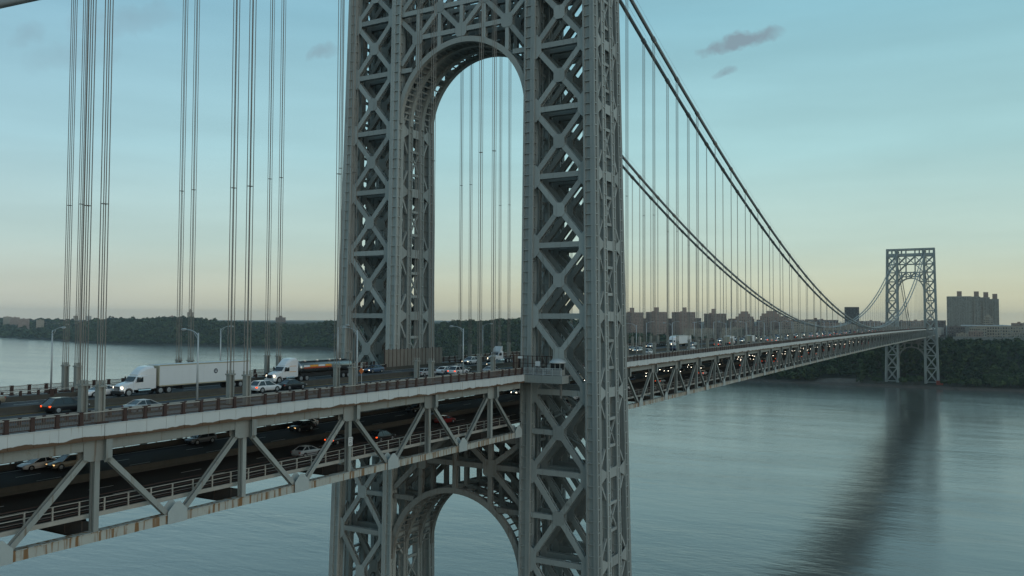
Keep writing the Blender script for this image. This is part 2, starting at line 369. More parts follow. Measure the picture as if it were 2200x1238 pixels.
def column(mb, cx, cy, z0, z1, wx, wy, step=2.05):
    def ring(z, ax, ay, bx, by):
        X, Y = cx(z), cy(z); return [(X+ax, Y+ay, z), (X+bx, Y+ay, z), (X+bx, Y+by, z), (X+ax, Y+by, z)]
    hx, hy = wx/2, wy/2; d = 0.34 if wx > 1.6 else 0.24; pw = 0.34 if wx > 1.6 else 0.28
    mb.loft([ring(z, -hx+d, -hy+d, hx-d, hy-d) for z in (z0, z1)])
    for sx in (-1, 1):
        for sy in (-1, 1):
            a, b = sorted((sx*hx, sx*(hx-pw))); c, e = sorted((sy*hy, sy*(hy-pw)))
            mb.loft([ring(z, a, c, b, e) for z in (z0, z1)])
    # a broad cover strip down each face, as on a riveted box column
    for sy in ((-1, 1) if wx > 1.6 else ()):
        c, e = sorted((sy*(hy-0.06), sy*(hy-d-0.02))); mb.loft([ring(z, hx-pw-0.42, c, hx-pw, e) for z in (z0, z1)])
    for sx in ((-1, 1) if wx > 1.6 else ()):
        a, b = sorted((sx*(hx-0.06), sx*(hx-d-0.02))); s_ = -1 if cy(50) < 0 else 1
        c, e = sorted((s_*(hy-pw), s_*(hy-pw-0.62))); mb.loft([ring(z, a, c, b, e) for z in (z0, z1)])
    z = z0 + 1
    while z < z1 - 0.5:
        X, Y = cx(z), cy(z)
        for s_ in (-1, 1):
            mb.box((X-hx+pw, min(Y+s_*(hy-d), Y+s_*(hy-0.03)), z), (X+hx-pw, max(Y+s_*(hy-d), Y+s_*(hy-0.03)), z+0.17))
            mb.box((min(X+s_*(hx-d), X+s_*(hx-0.03)), Y-hy+pw, z), (max(X+s_*(hx-d), X+s_*(hx-0.03)), Y+hy-pw, z+0.17))
        z += step
    return mb

def yz_plate(mb, x, pts, t=0.10):              # plate in a transverse plane
    mb.prism([(x - t/2, y, z) for y, z in pts], (t, 0, 0)); return mb
def xz_plate(mb, y, pts, t=0.10):
    mb.prism([(x, y - t/2, z) for x, z in pts], (0, t, 0)); return mb

def make_tower():
    T = empty('bridge_tower', (0, 0, 0), 'tall grey steel lattice bridge tower cropped by the frame, straddling the near roadway', 'bridge tower')
    S, I = 'tower_steel', 'tower_inner'
    for s in (1, -1):
        for i in range(4):
            for which in (cyi, cyo):
                mid_ = i in (1, 2); sh = (0.40 if which is cyo else -0.40) if mid_ else 0.0
                mb = MB(); column(mb, lambda z: fx(i, z), lambda z: s*(which(z) + sh), 3.0, ZT, 1.45 if mid_ else 1.9, 1.5 if mid_ else 2.32); mb.build('column', S, T, fix=False)
    for i in range(4):
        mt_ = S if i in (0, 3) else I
        for s in (1, -1):
            for k, z in enumerate(LV):
                x = fx(i, z); yi = 17.28; yo = Yo(z) - 2.28
                hv = 1.0
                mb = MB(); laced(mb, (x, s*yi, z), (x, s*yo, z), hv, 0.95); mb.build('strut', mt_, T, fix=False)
                # node gussets against both columns
                for (ye, dr) in ((yi, 1), (yo, -1)):
                    mb = MB()
                    for fxs in (-0.52, 0.52):
                        pts = [(s*(ye - dr*0.05), z-2.3), (s*(ye + dr*0.28), z-2.3), (s*(ye + dr*1.35), z-1.35), (s*(ye + dr*1.35), z-0.5), (s*(ye+dr*1.0), z), (s*(ye + dr*1.35), z+0.5), (s*(ye + dr*1.35), z+1.35), (s*(ye + dr*0.28), z+2.3), (s*(ye - dr*0.05), z+2.3)]
                        pts = [(s*(ye - dr*0.05), z-2.3), (s*(ye + dr*0.28), z-2.3), (s*(ye + dr*1.25), z-1.25), (s*(ye + dr*1.25), z+1.25), (s*(ye + dr*0.28), z+2.3), (s*(ye - dr*0.05), z+2.3)]
                        yz_plate(mb, x + fxs, pts, 0.07)
                    mb.build('gusset_plate', mt_, T)
                if k == len(LV) - 1: continue
                z2 = LV[k+1]; xb = fx(i, z2); yo2 = Yo(z2) - 2.28
                zm = (z + z2)/2; ym = (yi + (yo + yo2)/2)/2; xm = (x + xb)/2
                if i in (1, 2) and k == 4: pass
                for (a, b) in (((x, s*(yi+0.5), z+0.9), (xb, s*(yo2-0.5), z2-0.9)), ((x, s*(yo-0.5), z+0.9), (xb, s*(yi+0.5), z2-0.9))):
                    mb = MB(); laced(mb, a, b, 0.98, 0.92); mb.build('diagonal_brace', mt_, T, fix=False)
                mb = MB(); w_, h_, c_ = 1.15, 1.30, 0.50
                for fxs in (-0.53, 0.53):
                    yz_plate(mb, xm + fxs, [(s*ym - w_, zm - h_ + c_), (s*ym - w_ + c_, zm - h_), (s*ym + w_ - c_, zm - h_), (s*ym + w_, zm - h_ + c_), (s*ym + w_, zm + h_ - c_), (s*ym + w_ - c_, zm + h_), (s*ym - w_ + c_, zm + h_), (s*ym - w_, zm + h_ - c_)], 0.07)
                mb.build('crossing_plate', mt_, T)
                if k in (2, 3):      # short half struts below the deck
                    mb = MB(); laced(mb, (xm, s*yi, zm), (xm, s*(ym - 0.6), zm), 0.9, 0.9); mb.build('half_strut', mt_, T, fix=False)
    # bracing along the bridge between the four columns of a row
    for s in (1, -1):
        for base_, og in ((cyi, -0.62), (cyo, 0.62)):
            which = lambda z, b_=base_, o_=og: b_(z) + o_
            for k, z in enumerate(LV):
                y = s*which(z)
                for g in range(3):
                    xa = fx(g, z) + (0.93 if g == 0 else 0.70); xb = fx(g+1, z) - (0.93 if g == 2 else 0.70)
                    mb = MB(); mb.beam((xa, y, z), (xb, y, z), 0.62, 0.85, (0, 1, 0))
                    mb.build('side_strut', S, T, fix=False)
                    mb = MB()
                    for yy in (-0.36, 0.36):
                        xz_plate(mb, y + yy, [(xa-0.03, z-1.25), (xa+0.25, z-0.9), (xb-0.25, z-0.9), (xb+0.03, z-1.25), (xb+0.03, z+1.25), (xb-0.25, z+0.9), (xa+0.25, z+0.9), (xa-0.03, z+1.25)] if g == 1 else ([(xa-0.03, z-1.7), (xa+0.5, z-1.3), (xb-0.2, z-0.5), (xb+0.03, z-0.9), (xb+0.03, z+0.9), (xb-0.2, z+0.5), (xa+0.5, z+1.3), (xa-0.03, z+1.7)] if g == 0 else [(xa-0.03, z-0.9), (xa+0.2, z-0.5), (xb-0.5, z-1.3), (xb+0.03, z-1.7), (xb+0.03, z+1.7), (xb-0.5, z+1.3), (xa+0.2, z+0.5), (xa-0.03, z+0.9)]), 0.06)
                    mb.build('side_gusset', S, T)
                    if g != 1:
                        for dz in (-1, 1):
                            if (dz < 0 and k == 0) or (dz > 0 and k == len(LV)-1): continue
                            zn = z + dz*4.6; yn = s*which(zn)
                            if g == 0: a = (xa + 0.2, y, z + dz*1.2); b = (fx(1, zn) - 0.68, yn, zn)
                            else: a = (xb - 0.2, y, z + dz*1.2); b = (fx(2, zn) + 0.68, yn, zn)
                            mb = MB(); mb.beam(a, b, 0.45, 0.42, (0, 1, 0)); mb.build('knee_brace', S, T, fix=False)
                if k < len(LV) - 1:
                    z2 = LV[k+1]; zm = (z + z2)/2; y = s*which(zm); xa = fx(1, zm) + 0.70; xb = fx(2, zm) - 0.70
                    for dz in (-2.5, 2.5):
                        mb = MB(); mb.beam((xa, y, zm+dz), (xb, y, zm+dz), 0.5, 0.55, (0, 1, 0)); mb.build('tie_strut', S, T, fix=False)
                    for a, b in (((xa, y, zm-2.2), (xb, y, zm+2.2)), ((xa, y, zm+2.2), (xb, y, zm-2.2))):
                        mb = MB(); mb.beam(a, b, 0.3, 0.30, (0, 1, 0)); mb.build('cross_lace', S, T, fix=False)
    # arches: four ribs each, purlins between them, soffit plates over the crown
    def arch(z0, Ri, Ro, st, crown):
        nseg = 40
        for i in range(4):
            mb = MB(); secs = []
            for k in range(nseg + 1):
                t = math.pi*k/nseg; c, s_ = math.cos(t), math.sin(t); x = fx(i, z0 + Ri*s_)
                secs.append([(x-0.48, Ri*c, z0+Ri*s_), (x+0.48, Ri*c, z0+Ri*s_), (x+0.48, Ro*c, z0+Ro*s_), (x-0.48, Ro*c, z0+Ro*s_)])
            mb.loft(secs); mb.build('arch_rib', st, T)
            if i == 3: continue
            for k in range(1, 36):
                t = math.pi*k/36; c, s_ = math.cos(t), math.sin(t); z = z0 + (Ri+0.35)*s_; xa = fx(i, z)+0.46; xb = fx(i+1, z)-0.46
                mb = MB(); mb.beam((xa, (Ri+0.35)*c, z), (xb, (Ri+0.35)*c, z), 0.10, 0.30, (0, c, s_)); mb.build('arch_purlin' if i < 2 else 'arch_batten', st, T, fix=False)
            if i < crown:
                mb = MB(); secs = []
                for k in range(21):
                    t = R(42 + 96*k/20); c, s_ = math.cos(t), math.sin(t); z = z0 + (Ri+0.62)*s_; xa = fx(i, z)+0.5; xb = fx(i+1, z)-0.5
                    secs.append([(xa, (Ri+0.62)*c, z), (xb, (Ri+0.62)*c, z), (xb, (Ri+0.68)*c, z+0.06*s_), (xa, (Ri+0.68)*c, z+0.06*s_)])
                mb.loft(secs); mb.build('soffit_plate', 'tower_inner', T)
            else:
                mb = MB()
                for k in range(10, 26, 2):
                    t0, t1 = math.pi*k/36, math.pi*(k+2)/36
                    for (ta, tb) in ((t0, t1), (t1, t0)):
                        za = z0+(Ri+0.6)*math.sin(ta); zb = z0+(Ri+0.6)*math.sin(tb)
                        mb.beam((fx(i, za)+0.4, (Ri+0.6)*math.cos(ta), za), (fx(i+1, zb)-0.4, (Ri+0.6)*math.cos(tb), zb), 0.35, 0.2, (0, 0, 1))
                mb.build('arch_lacing', st, T)
    arch(126.3, 14.86, 15.95, 'arch_steel', 2)
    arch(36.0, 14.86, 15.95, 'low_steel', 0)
    # spandrel trusses, one per frame
    def member(i, a, b, hv=0.95, hx=0.9, mt_='tower_steel', nm='spandrel_member'):
        mb = MB(); laced(mb, (fx(i, a[1]), a[0], a[1]), (fx(i, b[1]), b[0], b[1]), hv, hx, step=1.2); mb.build(nm, mt_, T, fix=False)
    def node(i, y, z, w_=1.3, h_=1.4, mt_='tower_steel'):
        mb = MB(); c_ = 0.5
        for fxs in (-0.5, 0.5):
            yz_plate(mb, fx(i, z) + fxs, [(y-w_, z-h_+c_), (y-w_+c_, z-h_), (y+w_-c_, z-h_), (y+w_, z-h_+c_), (y+w_, z+h_-c_), (y+w_-c_, z+h_), (y-w_+c_, z+h_), (y-w_, z+h_-c_)], 0.06)
        mb.build('node_plate', mt_, T)
    for i in range(4):
        m_ = 'tower_steel' if i == 0 else 'tower_inner'
        member(i, (-15, 149.4), (15, 149.4), mt_=m_); member(i, (-11, 143.8), (11, 143.8), mt_=m_)
        for y in (-10.8, -5.4, 0, 5.4, 10.8):
            zb = 126.3 + math.sqrt(15.9**2 - y*y) - 0.1
            member(i, (y, zb), (y, 160.0 if abs(y) in (5.4,) else 149.4), 0.8, 0.8, m_)
            if abs(y) == 10.8 or y == 0: node(i, y, 143.8, mt_=m_)
            if abs(y) == 5.4: node(i, y, 149.4, 1.2, 1.1, m_); node(i, y, 160.0, 1.1, 1.1, m_); member(i, (y, 160), (y, 170.8), 0.8, 0.8, m_)
        for s in (1, -1):
            for a, b in (((14.9, 147.8), (10.8, 143.8)), ((10.8, 143.8), (5.4, 149.2)), ((5.4, 149.2), (0, 143.8)), ((10.8, 143.6), (15.0, 138.6)), ((15.0, 137.3), (12.2, 137.3)), ((15, 150), (6, 159.4)), ((15, 160), (5.4, 170.4)), ((15, 170), (5.4, 160)), ((5.4, 160), (0, 165.2)), ((5.4, 170.4), (0, 165.2))):
                member(i, (s*a[0], a[1]), (s*b[0], b[1]), mt_=m_)
        member(i, (-15, 160), (15, 160), mt_=m_)
        mb = MB(); x = fx(i, 172); mb.box((x-0.6, -28.5, 170.6), (x+0.6, 28.5, 174.2)); mb.build('top_girder', m_, T, fix=False)
        mb = MB(); x = fx(i, 179); mb.box((x-0.7, -28.9, 178.4), (x+0.7, 28.9, 180.75)); mb.build('top_beam', m_, T, fix=False)
        for y in (-22.3, -10.6, -5.4, 5.4, 10.6, 22.3):
            mb = MB(); mb.box((x-0.4, y-0.5, 174.2), (x+0.4, y+0.5, 178.4)); mb.build('top_post', m_, T, fix=False)
        # below the deck
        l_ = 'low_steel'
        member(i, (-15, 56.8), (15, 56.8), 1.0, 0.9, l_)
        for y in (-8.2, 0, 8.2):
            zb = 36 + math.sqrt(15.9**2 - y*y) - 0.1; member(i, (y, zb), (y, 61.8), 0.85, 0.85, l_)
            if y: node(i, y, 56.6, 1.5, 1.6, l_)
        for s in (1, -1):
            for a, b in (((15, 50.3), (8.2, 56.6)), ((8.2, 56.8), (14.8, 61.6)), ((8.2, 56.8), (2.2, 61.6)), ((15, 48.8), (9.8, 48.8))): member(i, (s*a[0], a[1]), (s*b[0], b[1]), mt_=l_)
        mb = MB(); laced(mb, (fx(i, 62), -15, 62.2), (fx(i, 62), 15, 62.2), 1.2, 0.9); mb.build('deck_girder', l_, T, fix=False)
    # cable saddles and pier
    for s in (1, -1):
        mb = MB(); mb.box((-6.4, s*16.15-2.2, 175.6), (6.4, s*16.15+2.2, 177.6)); mb.build('saddle', 'tower_inner', T, fix=False)
        mb = MB(); mb.loft([[(-13, s*24-13, 0 if False else -2), (13, s*24-13, -2), (13, s*24+13, -2), (-13, s*24+13, -2)], [(-11.5, s*24-11.5, 3.2), (11.5, s*24-11.5, 3.2), (11.5, s*24+11.5, 3.2), (-11.5, s*24+11.5, 3.2)]]); mb.build('pier', 'stone_grey', T)
    return T
TW = make_tower()
FT = copy_tree(TW); FT.location.x = SPAN; FT['label'] = 'distant grey steel bridge tower by the wooded far bank, seen whole'
mb = MB()
for i in (1,): pass
mb.box((SPAN-12.5, -36.5, -1), (SPAN-6.0, -29.0, 9.0)); o = mb.build('fender_block', 'pier_red', None, fix=False)
tag(o, 'red painted fender block at the foot of the distant tower', 'fender')

# ------------------------------------------------------------------ decks
def strip(mb, y0, y1, dz0, dz1, Xa, Xb, n=None, zf=zc):
    n = n or max(1, int(abs(Xb - Xa)/P + 0.5)); secs = []
    for k in range(n + 1):
        X = Xa + (Xb - Xa)*k/n; z = zf(X); secs.append([(X, y0, z+dz0), (X, y1, z+dz0), (X, y1, z+dz1), (X, y0, z+dz1)])
    return mb.loft(secs)
def fascia(Xa, Xb, s, parent):
    L_ = Xb - Xa; me_key = ('f', round(L_, 2)); n = 8
    if me_key not in cache:
        mb = MB(); mb.box((0.02, -0.05, 0), (L_-0.02, 0.05, 1.38))
        for k in range(n): mb.box((L_*k/n + 0.045, -0.095, 0.0), (L_*(k+1)/n - 0.045, -0.052, 1.36))
        mb.box((0.02, -0.16, 1.382), (L_-0.02, 0.10, 1.44)); mb.box((0.02, -0.10, -0.05), (L_-0.02, 0.30, -0.002))
        me = mb.mesh('fascia_panel'); me.materials.append(M['fascia_paint']); cache[me_key] = me
    o = bpy.data.objects.new('fascia_panel', cache[me_key]); col.objects.link(o)
    z0, z1 = zc(Xa) + 9.93, zc(Xb) + 9.93
    if s < 0: o.location = (Xa, -18.25, z0); o.rotation_euler = (0, -math.atan2(z1 - z0, L_), 0)
    else: o.location = (Xb, 18.25, z1); o.rotation_euler = (0, math.atan2(z1 - z0, L_), math.pi)
    adopt(o, parent); return o
cache = {}
def make_span(nm, label, Xa, Xb, XS):
    mid = (Xa + Xb)/2; D = empty('bridge_deck', (mid, 0, zc(mid)), label, 'bridge deck')
    inner = [X for X in XS]
    for s in (-1, 1):
        def sy(a, b): return sorted((s*a, s*b))
        y0, y1 = sy(16.55, 17.35)
        mb = MB(); strip(mb, y0, y1, 0.0, 0.92, Xa, Xb)
        strip(mb, y0-0.12, y1+0.12, 0.92, 0.98, Xa, Xb); mb.build('lower_chord', 'chord_steel', D)
        mb = MB(); strip(mb, y0, y1, 8.80, 9.72, Xa, Xb); mb.build('upper_chord', 'truss_steel', D)
        # closing plates between chord and sidewalk
        edges = [Xa] + XS + [Xb]
        for k in range(len(edges)-1): fascia(edges[k], edges[k+1], s, D)
        for X in XS:
            z = zc(X)
            mb = MB(); mb.box((X-0.27, y0+0.02, z+0.02), (X+0.27, y0+0.30, z+8.9)); mb.box((X-0.27, y1-0.30, z+0.02), (X+0.27, y1-0.02, z+8.9)); mb.box((X-0.08, y0+0.3, z+0.98), (X+0.08, y1-0.3, z+8.8))
            mb.build('vertical_post', 'truss_steel', D, fix=False)
            mb = MB()
            for yy in (y0-0.05, y1+0.05): xz_plate(mb, yy, [(X-1.5, z+8.0), (X-0.9, z+7.75), (X+0.9, z+7.75), (X+1.5, z+8.0), (X+1.5, z+9.74), (X-1.5, z+9.74)], 0.06)
            mb.build('post_gusset', 'truss_steel', D)
            # cantilever bracket that carries the sidewalk
            ya, yb = s*17.40, s*18.18
            mb = MB(); mb.prism([(X+0.55, ya, z+7.7), (X+0.55, s*17.95, z+7.6), (X+0.55, yb, z+8.0), (X+0.55, yb, z+9.85), (X+0.55, ya, z+9.85)], (0.12, 0, 0))
            mb.prism([(X+0.28, yb, z+8.0), (X+0.28, yb+s*0.05, z+8.0), (X+0.28, yb+s*0.05, z+9.85), (X+0.28, yb, z+9.85)], (0.66, 0, 0))
            mb.prism([(X+0.28, s*17.95, z+7.60), (X+0.28, yb, z+8.0), (X+0.28, yb, z+8.06), (X+0.28, s*17.95, z+7.66)], (0.66, 0, 0))
            mb.build('sidewalk_bracket', 'truss_steel', D)
            for dr in (-1, 1):
                Xm = X + dr*P/2
                if Xm < Xa - 0.5 or Xm > Xb + 0.5: continue
                zb = zc(Xm); ym = s*16.95
                a = (X + dr*0.75, ym, z + 8.35); b = (Xm - dr*0.95, ym, zb + 0.95)
                mb = MB()
                for q in (-0.24, 0.24): mb.beam((a[0], ym+q, a[2]), (b[0], ym+q, b[2]), 0.09, 0.52, (0, 1, 0))
                mb.beam(a, b, 0.40, 0.10, (0, 1, 0))
                mb.build('diagonal_brace', 'truss_steel', D, fix=False)
                if dr > 0 or X == XS[0]:
                    mb = MB()
                    for yy in (y0-0.16, y1+0.16): xz_plate(mb, yy, [(Xm-1.2, zb-0.03), (Xm+1.2, zb-0.03), (Xm+1.2, zb+1.25), (Xm+0.28, zb+2.15), (Xm-0.28, zb+2.15), (Xm-1.2, zb+1.25)], 0.06)
                    mb.build('gusset_plate', 'gusset_steel', D)
    for X in XS:
        z = zc(X)
        mb = MB(); mb.box((X-0.2, -17.3, z+8.3), (X-0.1+0.2, 17.3, z+10.3)); mb.box((X-0.3, -16.5, z+8.24), (X+0.3, 16.5, z+8.299)); mb.build('floor_beam', 'floor_steel', D, fix=False)
        mb = MB(); mb.box((X-0.15, -16.5, z+0.15), (X+0.15, 16.5, z+1.75))
        for k in range(12): mb.box((X-0.28, -15.4+k*2.8-0.06, z+0.2), (X+0.28, -15.4+k*2.8+0.06, z+1.7))
        mb.box((X-0.3, -16.5, z+0.09), (X+0.3, 16.5, z+0.149)); mb.build('floor_beam', 'floor_steel', D, fix=False)
    for y in (-15.2, -11.4, -7.6, -3.8, 0, 3.8, 7.6, 11.4, 15.2):
        mb = MB(); strip(mb, y-0.12, y+0.12, 10.0, 10.62, Xa, Xb); mb.build('stringer', 'floor_steel', D)
        if abs(y) < 15: mb = MB(); strip(mb, y-0.12, y+0.12, 1.5, 2.02, Xa, Xb); mb.build('stringer', 'floor_steel', D)
    # bottom lateral bracing
    edges = XS
    for k in range(len(edges)-1):
        mb = MB(); a, b = edges[k], edges[k+1]
        mb.beam((a, -16.4, zc(a)+0.4), (b, 16.4, zc(b)+0.4), 0.3, 0.3, (0, 0, 1)); mb.build('lateral_brace', 'floor_steel', D, fix=False)
    # edge beams of the lower roadway
    for s in (-1, 1):
        y0, y1 = sorted((s*15.30, s*15.55)); mb = MB(); strip(mb, y0, y1, 1.95, 2.38, Xa, Xb); mb.build('edge_beam', 'rail_light', D)
    # pipes hung below the walkway edge
    return D
XW = [-21.336 - P*k for k in range(9, -1, -1)]
XM = [21.336 + P*k for k in range(57)]
XE = [SPAN + 21.336 + P*k for k in range(9)]
DW = make_span('west', 'near steel truss deck carrying two levels of traffic up to the tower', -205.0, -11.6, XW)
DM = make_span('main', 'long double level truss deck crossing the river between the two towers', 11.6, SPAN-11.6, XM)
DE = make_span('east', 'short truss deck beyond the distant tower towards the wooded bank', SPAN+11.6, SPAN+190, XE)

# roadways, sidewalks and markings run through the towers
def road(name, y0, y1, d0, d1, Xa, Xb, m_): 
    mb = MB(); strip(mb, y0, y1, d0, d1, Xa, Xb); return structure(mb.build(name, m_))
UR = road('upper_roadway', -13.75, 13.75, UP-0.32, UP, -205, SPAN+190, 'asphalt')
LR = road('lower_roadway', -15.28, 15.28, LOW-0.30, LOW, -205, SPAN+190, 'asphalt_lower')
for s in (-1, 1):
    for Xa, Xb in ((-205, -9.4), (9.4, SPAN-9.4), (SPAN+9.4, SPAN+190)):
        y0, y1 = sorted((s*14.32, s*18.17)); road('sidewalk', y0, y1, SIDE-0.22, SIDE, Xa, Xb, 'sidewalk_concrete')
    y0, y1 = sorted((s*13.76, s*14.31))
    road('kerb', y0, y1, UP-0.3, UP+0.62, -205, SPAN+190, 'concrete_dark')
def mark(parent, y, d, X0, X1, wid, m_, nm):
    mb = MB(); strip(mb, y-wid/2, y+wid/2, d+0.004, d+0.010, X0, X1); mb.build(nm, m_, parent)
for X in XW + XM[:12]:
    mb = MB(); strip(mb, -13.6, 13.6, UP+0.002, UP+0.006, X-0.16, X+0.16, 1); mb.build('deck_joint', 'floor_steel', UR)
for s in (-1, 1):
    mark(UR, s*0.62, UP, -205, SPAN+190, 0.16, 'paint_yellow', 'edge_line'); mark(UR, s*13.35, UP, -205, SPAN+190, 0.16, 'paint_white', 'edge_line')
    mark(LR, s*13.6, LOW, -205, SPAN+190, 0.15, 'paint_white', 'edge_line')
    for y in (3.75, 6.95, 10.15):
        for k in range(24):
            X = -200 + 12.2*k + 3
            mark(UR, s*y, UP, X, X+3.0, 0.15, 'paint_white', 'lane_dash')
        mb = MB()
        for k in range(24, 110): strip(mb, s*y-0.075, s*y+0.075, UP+0.004, UP+0.010, -197+12.2*k, -194+12.2*k, 1)
        mb.build('lane_dash', 'paint_white', UR, kind='stuff')
    for y in (5.0, 9.3):
        mb = MB()
        for k in range(110): strip(mb, s*y-0.075, s*y+0.075, LOW+0.004, LOW+0.010, -197+12.2*k, -194+12.2*k, 1)
        mb.build('lane_dash', 'paint_white', LR, kind='stuff')

for y0_, y1_, h_ in ((14.75, 15.05, 0.72),):
    mb = MB(); strip(mb, y0_, y1_, LOW+0.005, LOW+h_, -205, SPAN+190); tag(mb.build('parapet', 'concrete_dark'), 'dark solid parapet on the north edge of the lower roadway', 'parapet')
def barrier(Xa, Xb, lvl, label, y=0.0):
    mb = MB(); n = max(1, int((Xb-Xa)/P)); secs = []
    for k in range(n+1):
        X = Xa + (Xb-Xa)*k/n; z = zc(X) + lvl
        secs.append([(X, y+a, z+b) for a, b in ((-0.32, 0.004), (0.32, 0.004), (0.30, 0.10), (0.15, 0.34), (0.10, 0.86), (-0.10, 0.86), (-0.15, 0.34), (-0.30, 0.10))])
    mb.loft(secs); return tag(mb.build('median_barrier', 'concrete_dark'), label, 'barrier')
barrier(-205, SPAN+190, UP, 'dark concrete median barrier dividing the upper roadway')
barrier(-205, SPAN+190, LOW, 'dark concrete median barrier dividing the shaded lower roadway')

# ------------------------------------------------------------------ railings
def outer_rail(s, Xa, Xb, label, cat='railing', detail=True, pstep=0.15):
    y = s*18.05; X = Xa; E_ = empty('railing', ((Xa+Xb)/2, y, zc((Xa+Xb)/2)+SIDE), label, cat, 'outer sidewalk railings')
    mid = []
    k0 = math.ceil((Xa + 3.05)/2.286); posts = []
    XS = XW if Xb < 0 else (XM if Xa < SPAN else XE)
    for k in range(k0, int((Xb + 3.05)/2.286) + 1):
        Xp = -3.05 + 2.286*k
        if min(abs(Xp - q) for q in XS) < 0.8: continue
        posts.append(Xp)
    if detail and len(posts) < 300:
        pm = None
        for Xp in posts:
            if pm is None:
                mb = MB(); mb.box((-0.17, -0.15, 0), (0.17, 0.15, 1.20)); mb.box((-0.21, -0.19, 1.20), (0.21, 0.19, 1.27)); mb.box((-0.21, -0.19, 0), (0.21, 0.19, 0.12)); pm = mb.mesh('post'); pm.materials.append(M['rail_brown'])
            o = bpy.data.objects.new('post', pm); col.objects.link(o); o.location = (Xp, y, zc(Xp)+SIDE); adopt(o, E_)
    else:
        mb = MB()
        for Xp in posts: z = zc(Xp)+SIDE; mb.box((Xp-0.15, y-0.14, z), (Xp+0.15, y+0.14, z+1.22))
        mb.build('post', 'rail_brown', E_, kind='stuff', fix=False)
    for d, h in ((1.10, 0.10), (0.10, 0.08)):
        mb = MB(); strip(mb, y-0.05, y+0.05, SIDE+d, SIDE+d+h, Xa, Xb); mb.build('rail', 'rail_light' if d > 1 else 'rail_brown', E_)
    if s > 0: mb = MB(); strip(mb, y-0.04, y+0.04, SIDE+0.62, SIDE+0.69, Xa, Xb); mb.build('rail', 'rail_brown', E_)
    mb = MB(); X = Xa + 0.1
    while X < Xb:
        z = zc(X)+SIDE; mb.box((X-0.02, y-0.02, z+0.16), (X+0.02, y+0.02, z+1.11)); X += pstep if X < 150 else 0.3
    mb.build('picket', 'picket', E_, kind='stuff', fix=False)
for s, sn in ((-1, 'south'), (1, 'north')):
    outer_rail(s, -205, -12, 'brown post railing with close pickets along the %s edge of the near deck' % sn)
    outer_rail(s, 12, SPAN-12, 'brown railing running along the %s edge of the long river span' % sn, detail=False, pstep=0.22)
def inner_rail(s, Xa, Xb, label):
    y = s*14.02; E_ = empty('railing', ((Xa+Xb)/2, y, zc((Xa+Xb)/2)+UP), label, 'railing', 'inner railings between roadway and sidewalk')
    posts = [-1.9 + 2.286*k for k in range(math.ceil((Xa+1.9)/2.286), int((Xb+1.9)/2.286)+1)]
    if len(posts) < 300:
        mb = MB(); mb.box((-0.13, -0.12, 0), (0.13, 0.12, 0.62)); mb.box((-0.16, -0.15, 0.62), (0.16, 0.15, 0.68)); pm = mb.mesh('post'); pm.materials.append(M['rail_brown'])
        for Xp in posts: o = bpy.data.objects.new('post', pm); col.objects.link(o); o.location = (Xp, y, zc(Xp)+UP+0.62); adopt(o, E_)
    else:
        mb = MB()
        for Xp in posts: z = zc(Xp)+UP+0.62; mb.box((Xp-0.12, y-0.12, z), (Xp+0.12, y+0.12, z+0.66))
        mb.build('post', 'rail_brown', E_, kind='stuff', fix=False)
    for d in (0.25, 0.56):
        mb = MB(); strip(mb, y-0.06, y+0.06, UP+0.62+d, UP+0.62+d+0.10, Xa, Xb); mb.build('rail', 'rail_light' if d > 0.5 else 'rail_brown', E_)
for s, sn in ((-1, 'south'), (1, 'north')):
    inner_rail(s, -205, -11.5, 'low brown two bar railing between near roadway and %s sidewalk' % sn)
    inner_rail(s, 11.5, SPAN-11.5, 'low brown two bar railing between river span roadway and %s sidewalk' % sn)
def low_rail(s, Xa, Xb, label, step=2.65):
    y = s*15.42; E_ = empty('railing', ((Xa+Xb)/2, y, zc((Xa+Xb)/2)+LOW), label, 'railing', 'lower roadway edge railings')
    n = int((Xb-Xa)/step)
    if n < 300:
        mb = MB(); mb.box((-0.07, -0.07, 0), (0.07, 0.07, 1.35)); pm = mb.mesh('post'); pm.materials.append(M['rail_light'])
        for k in range(n): Xp = Xa + step*(k+0.5); o = bpy.data.objects.new('post', pm); col.objects.link(o); o.location = (Xp, y, zc(Xp)+LOW+0.03); adopt(o, E_)
    else:
        mb = MB()
        for k in range(n): Xp = Xa + step*(k+0.5); z = zc(Xp)+LOW+0.03; mb.box((Xp-0.07, y-0.07, z), (Xp+0.07, y+0.07, z+1.35))
        mb.build('post', 'rail_light', E_, kind='stuff', fix=False)
    for d, m_ in ((0.22, 'rail_brown'), (0.48, 'rail_brown'), (0.78, 'rail_light'), (1.06, 'rail_brown'), (1.30, 'rail_light')):
        mb = MB(); strip(mb, y-0.045, y+0.045, LOW+d, LOW+d+0.07, Xa, Xb); mb.build('rail', m_, E_)
    mb = MB(); strip(mb, y-s*0.35-0.05, y-s*0.35+0.05, LOW+1.55, LOW+1.62, Xa, Xb); mb.build('conduit', 'rail_brown', E_)
for s, sn in ((-1, 'south'), (1, 'north')):
    low_rail(s, -205, -12, 'rusty multi bar railing along the %s edge of the near lower roadway' % sn)
    low_rail(s, 12, SPAN-12, 'rusty multi bar railing along the %s edge of the river span lower roadway' % sn, 3.0)

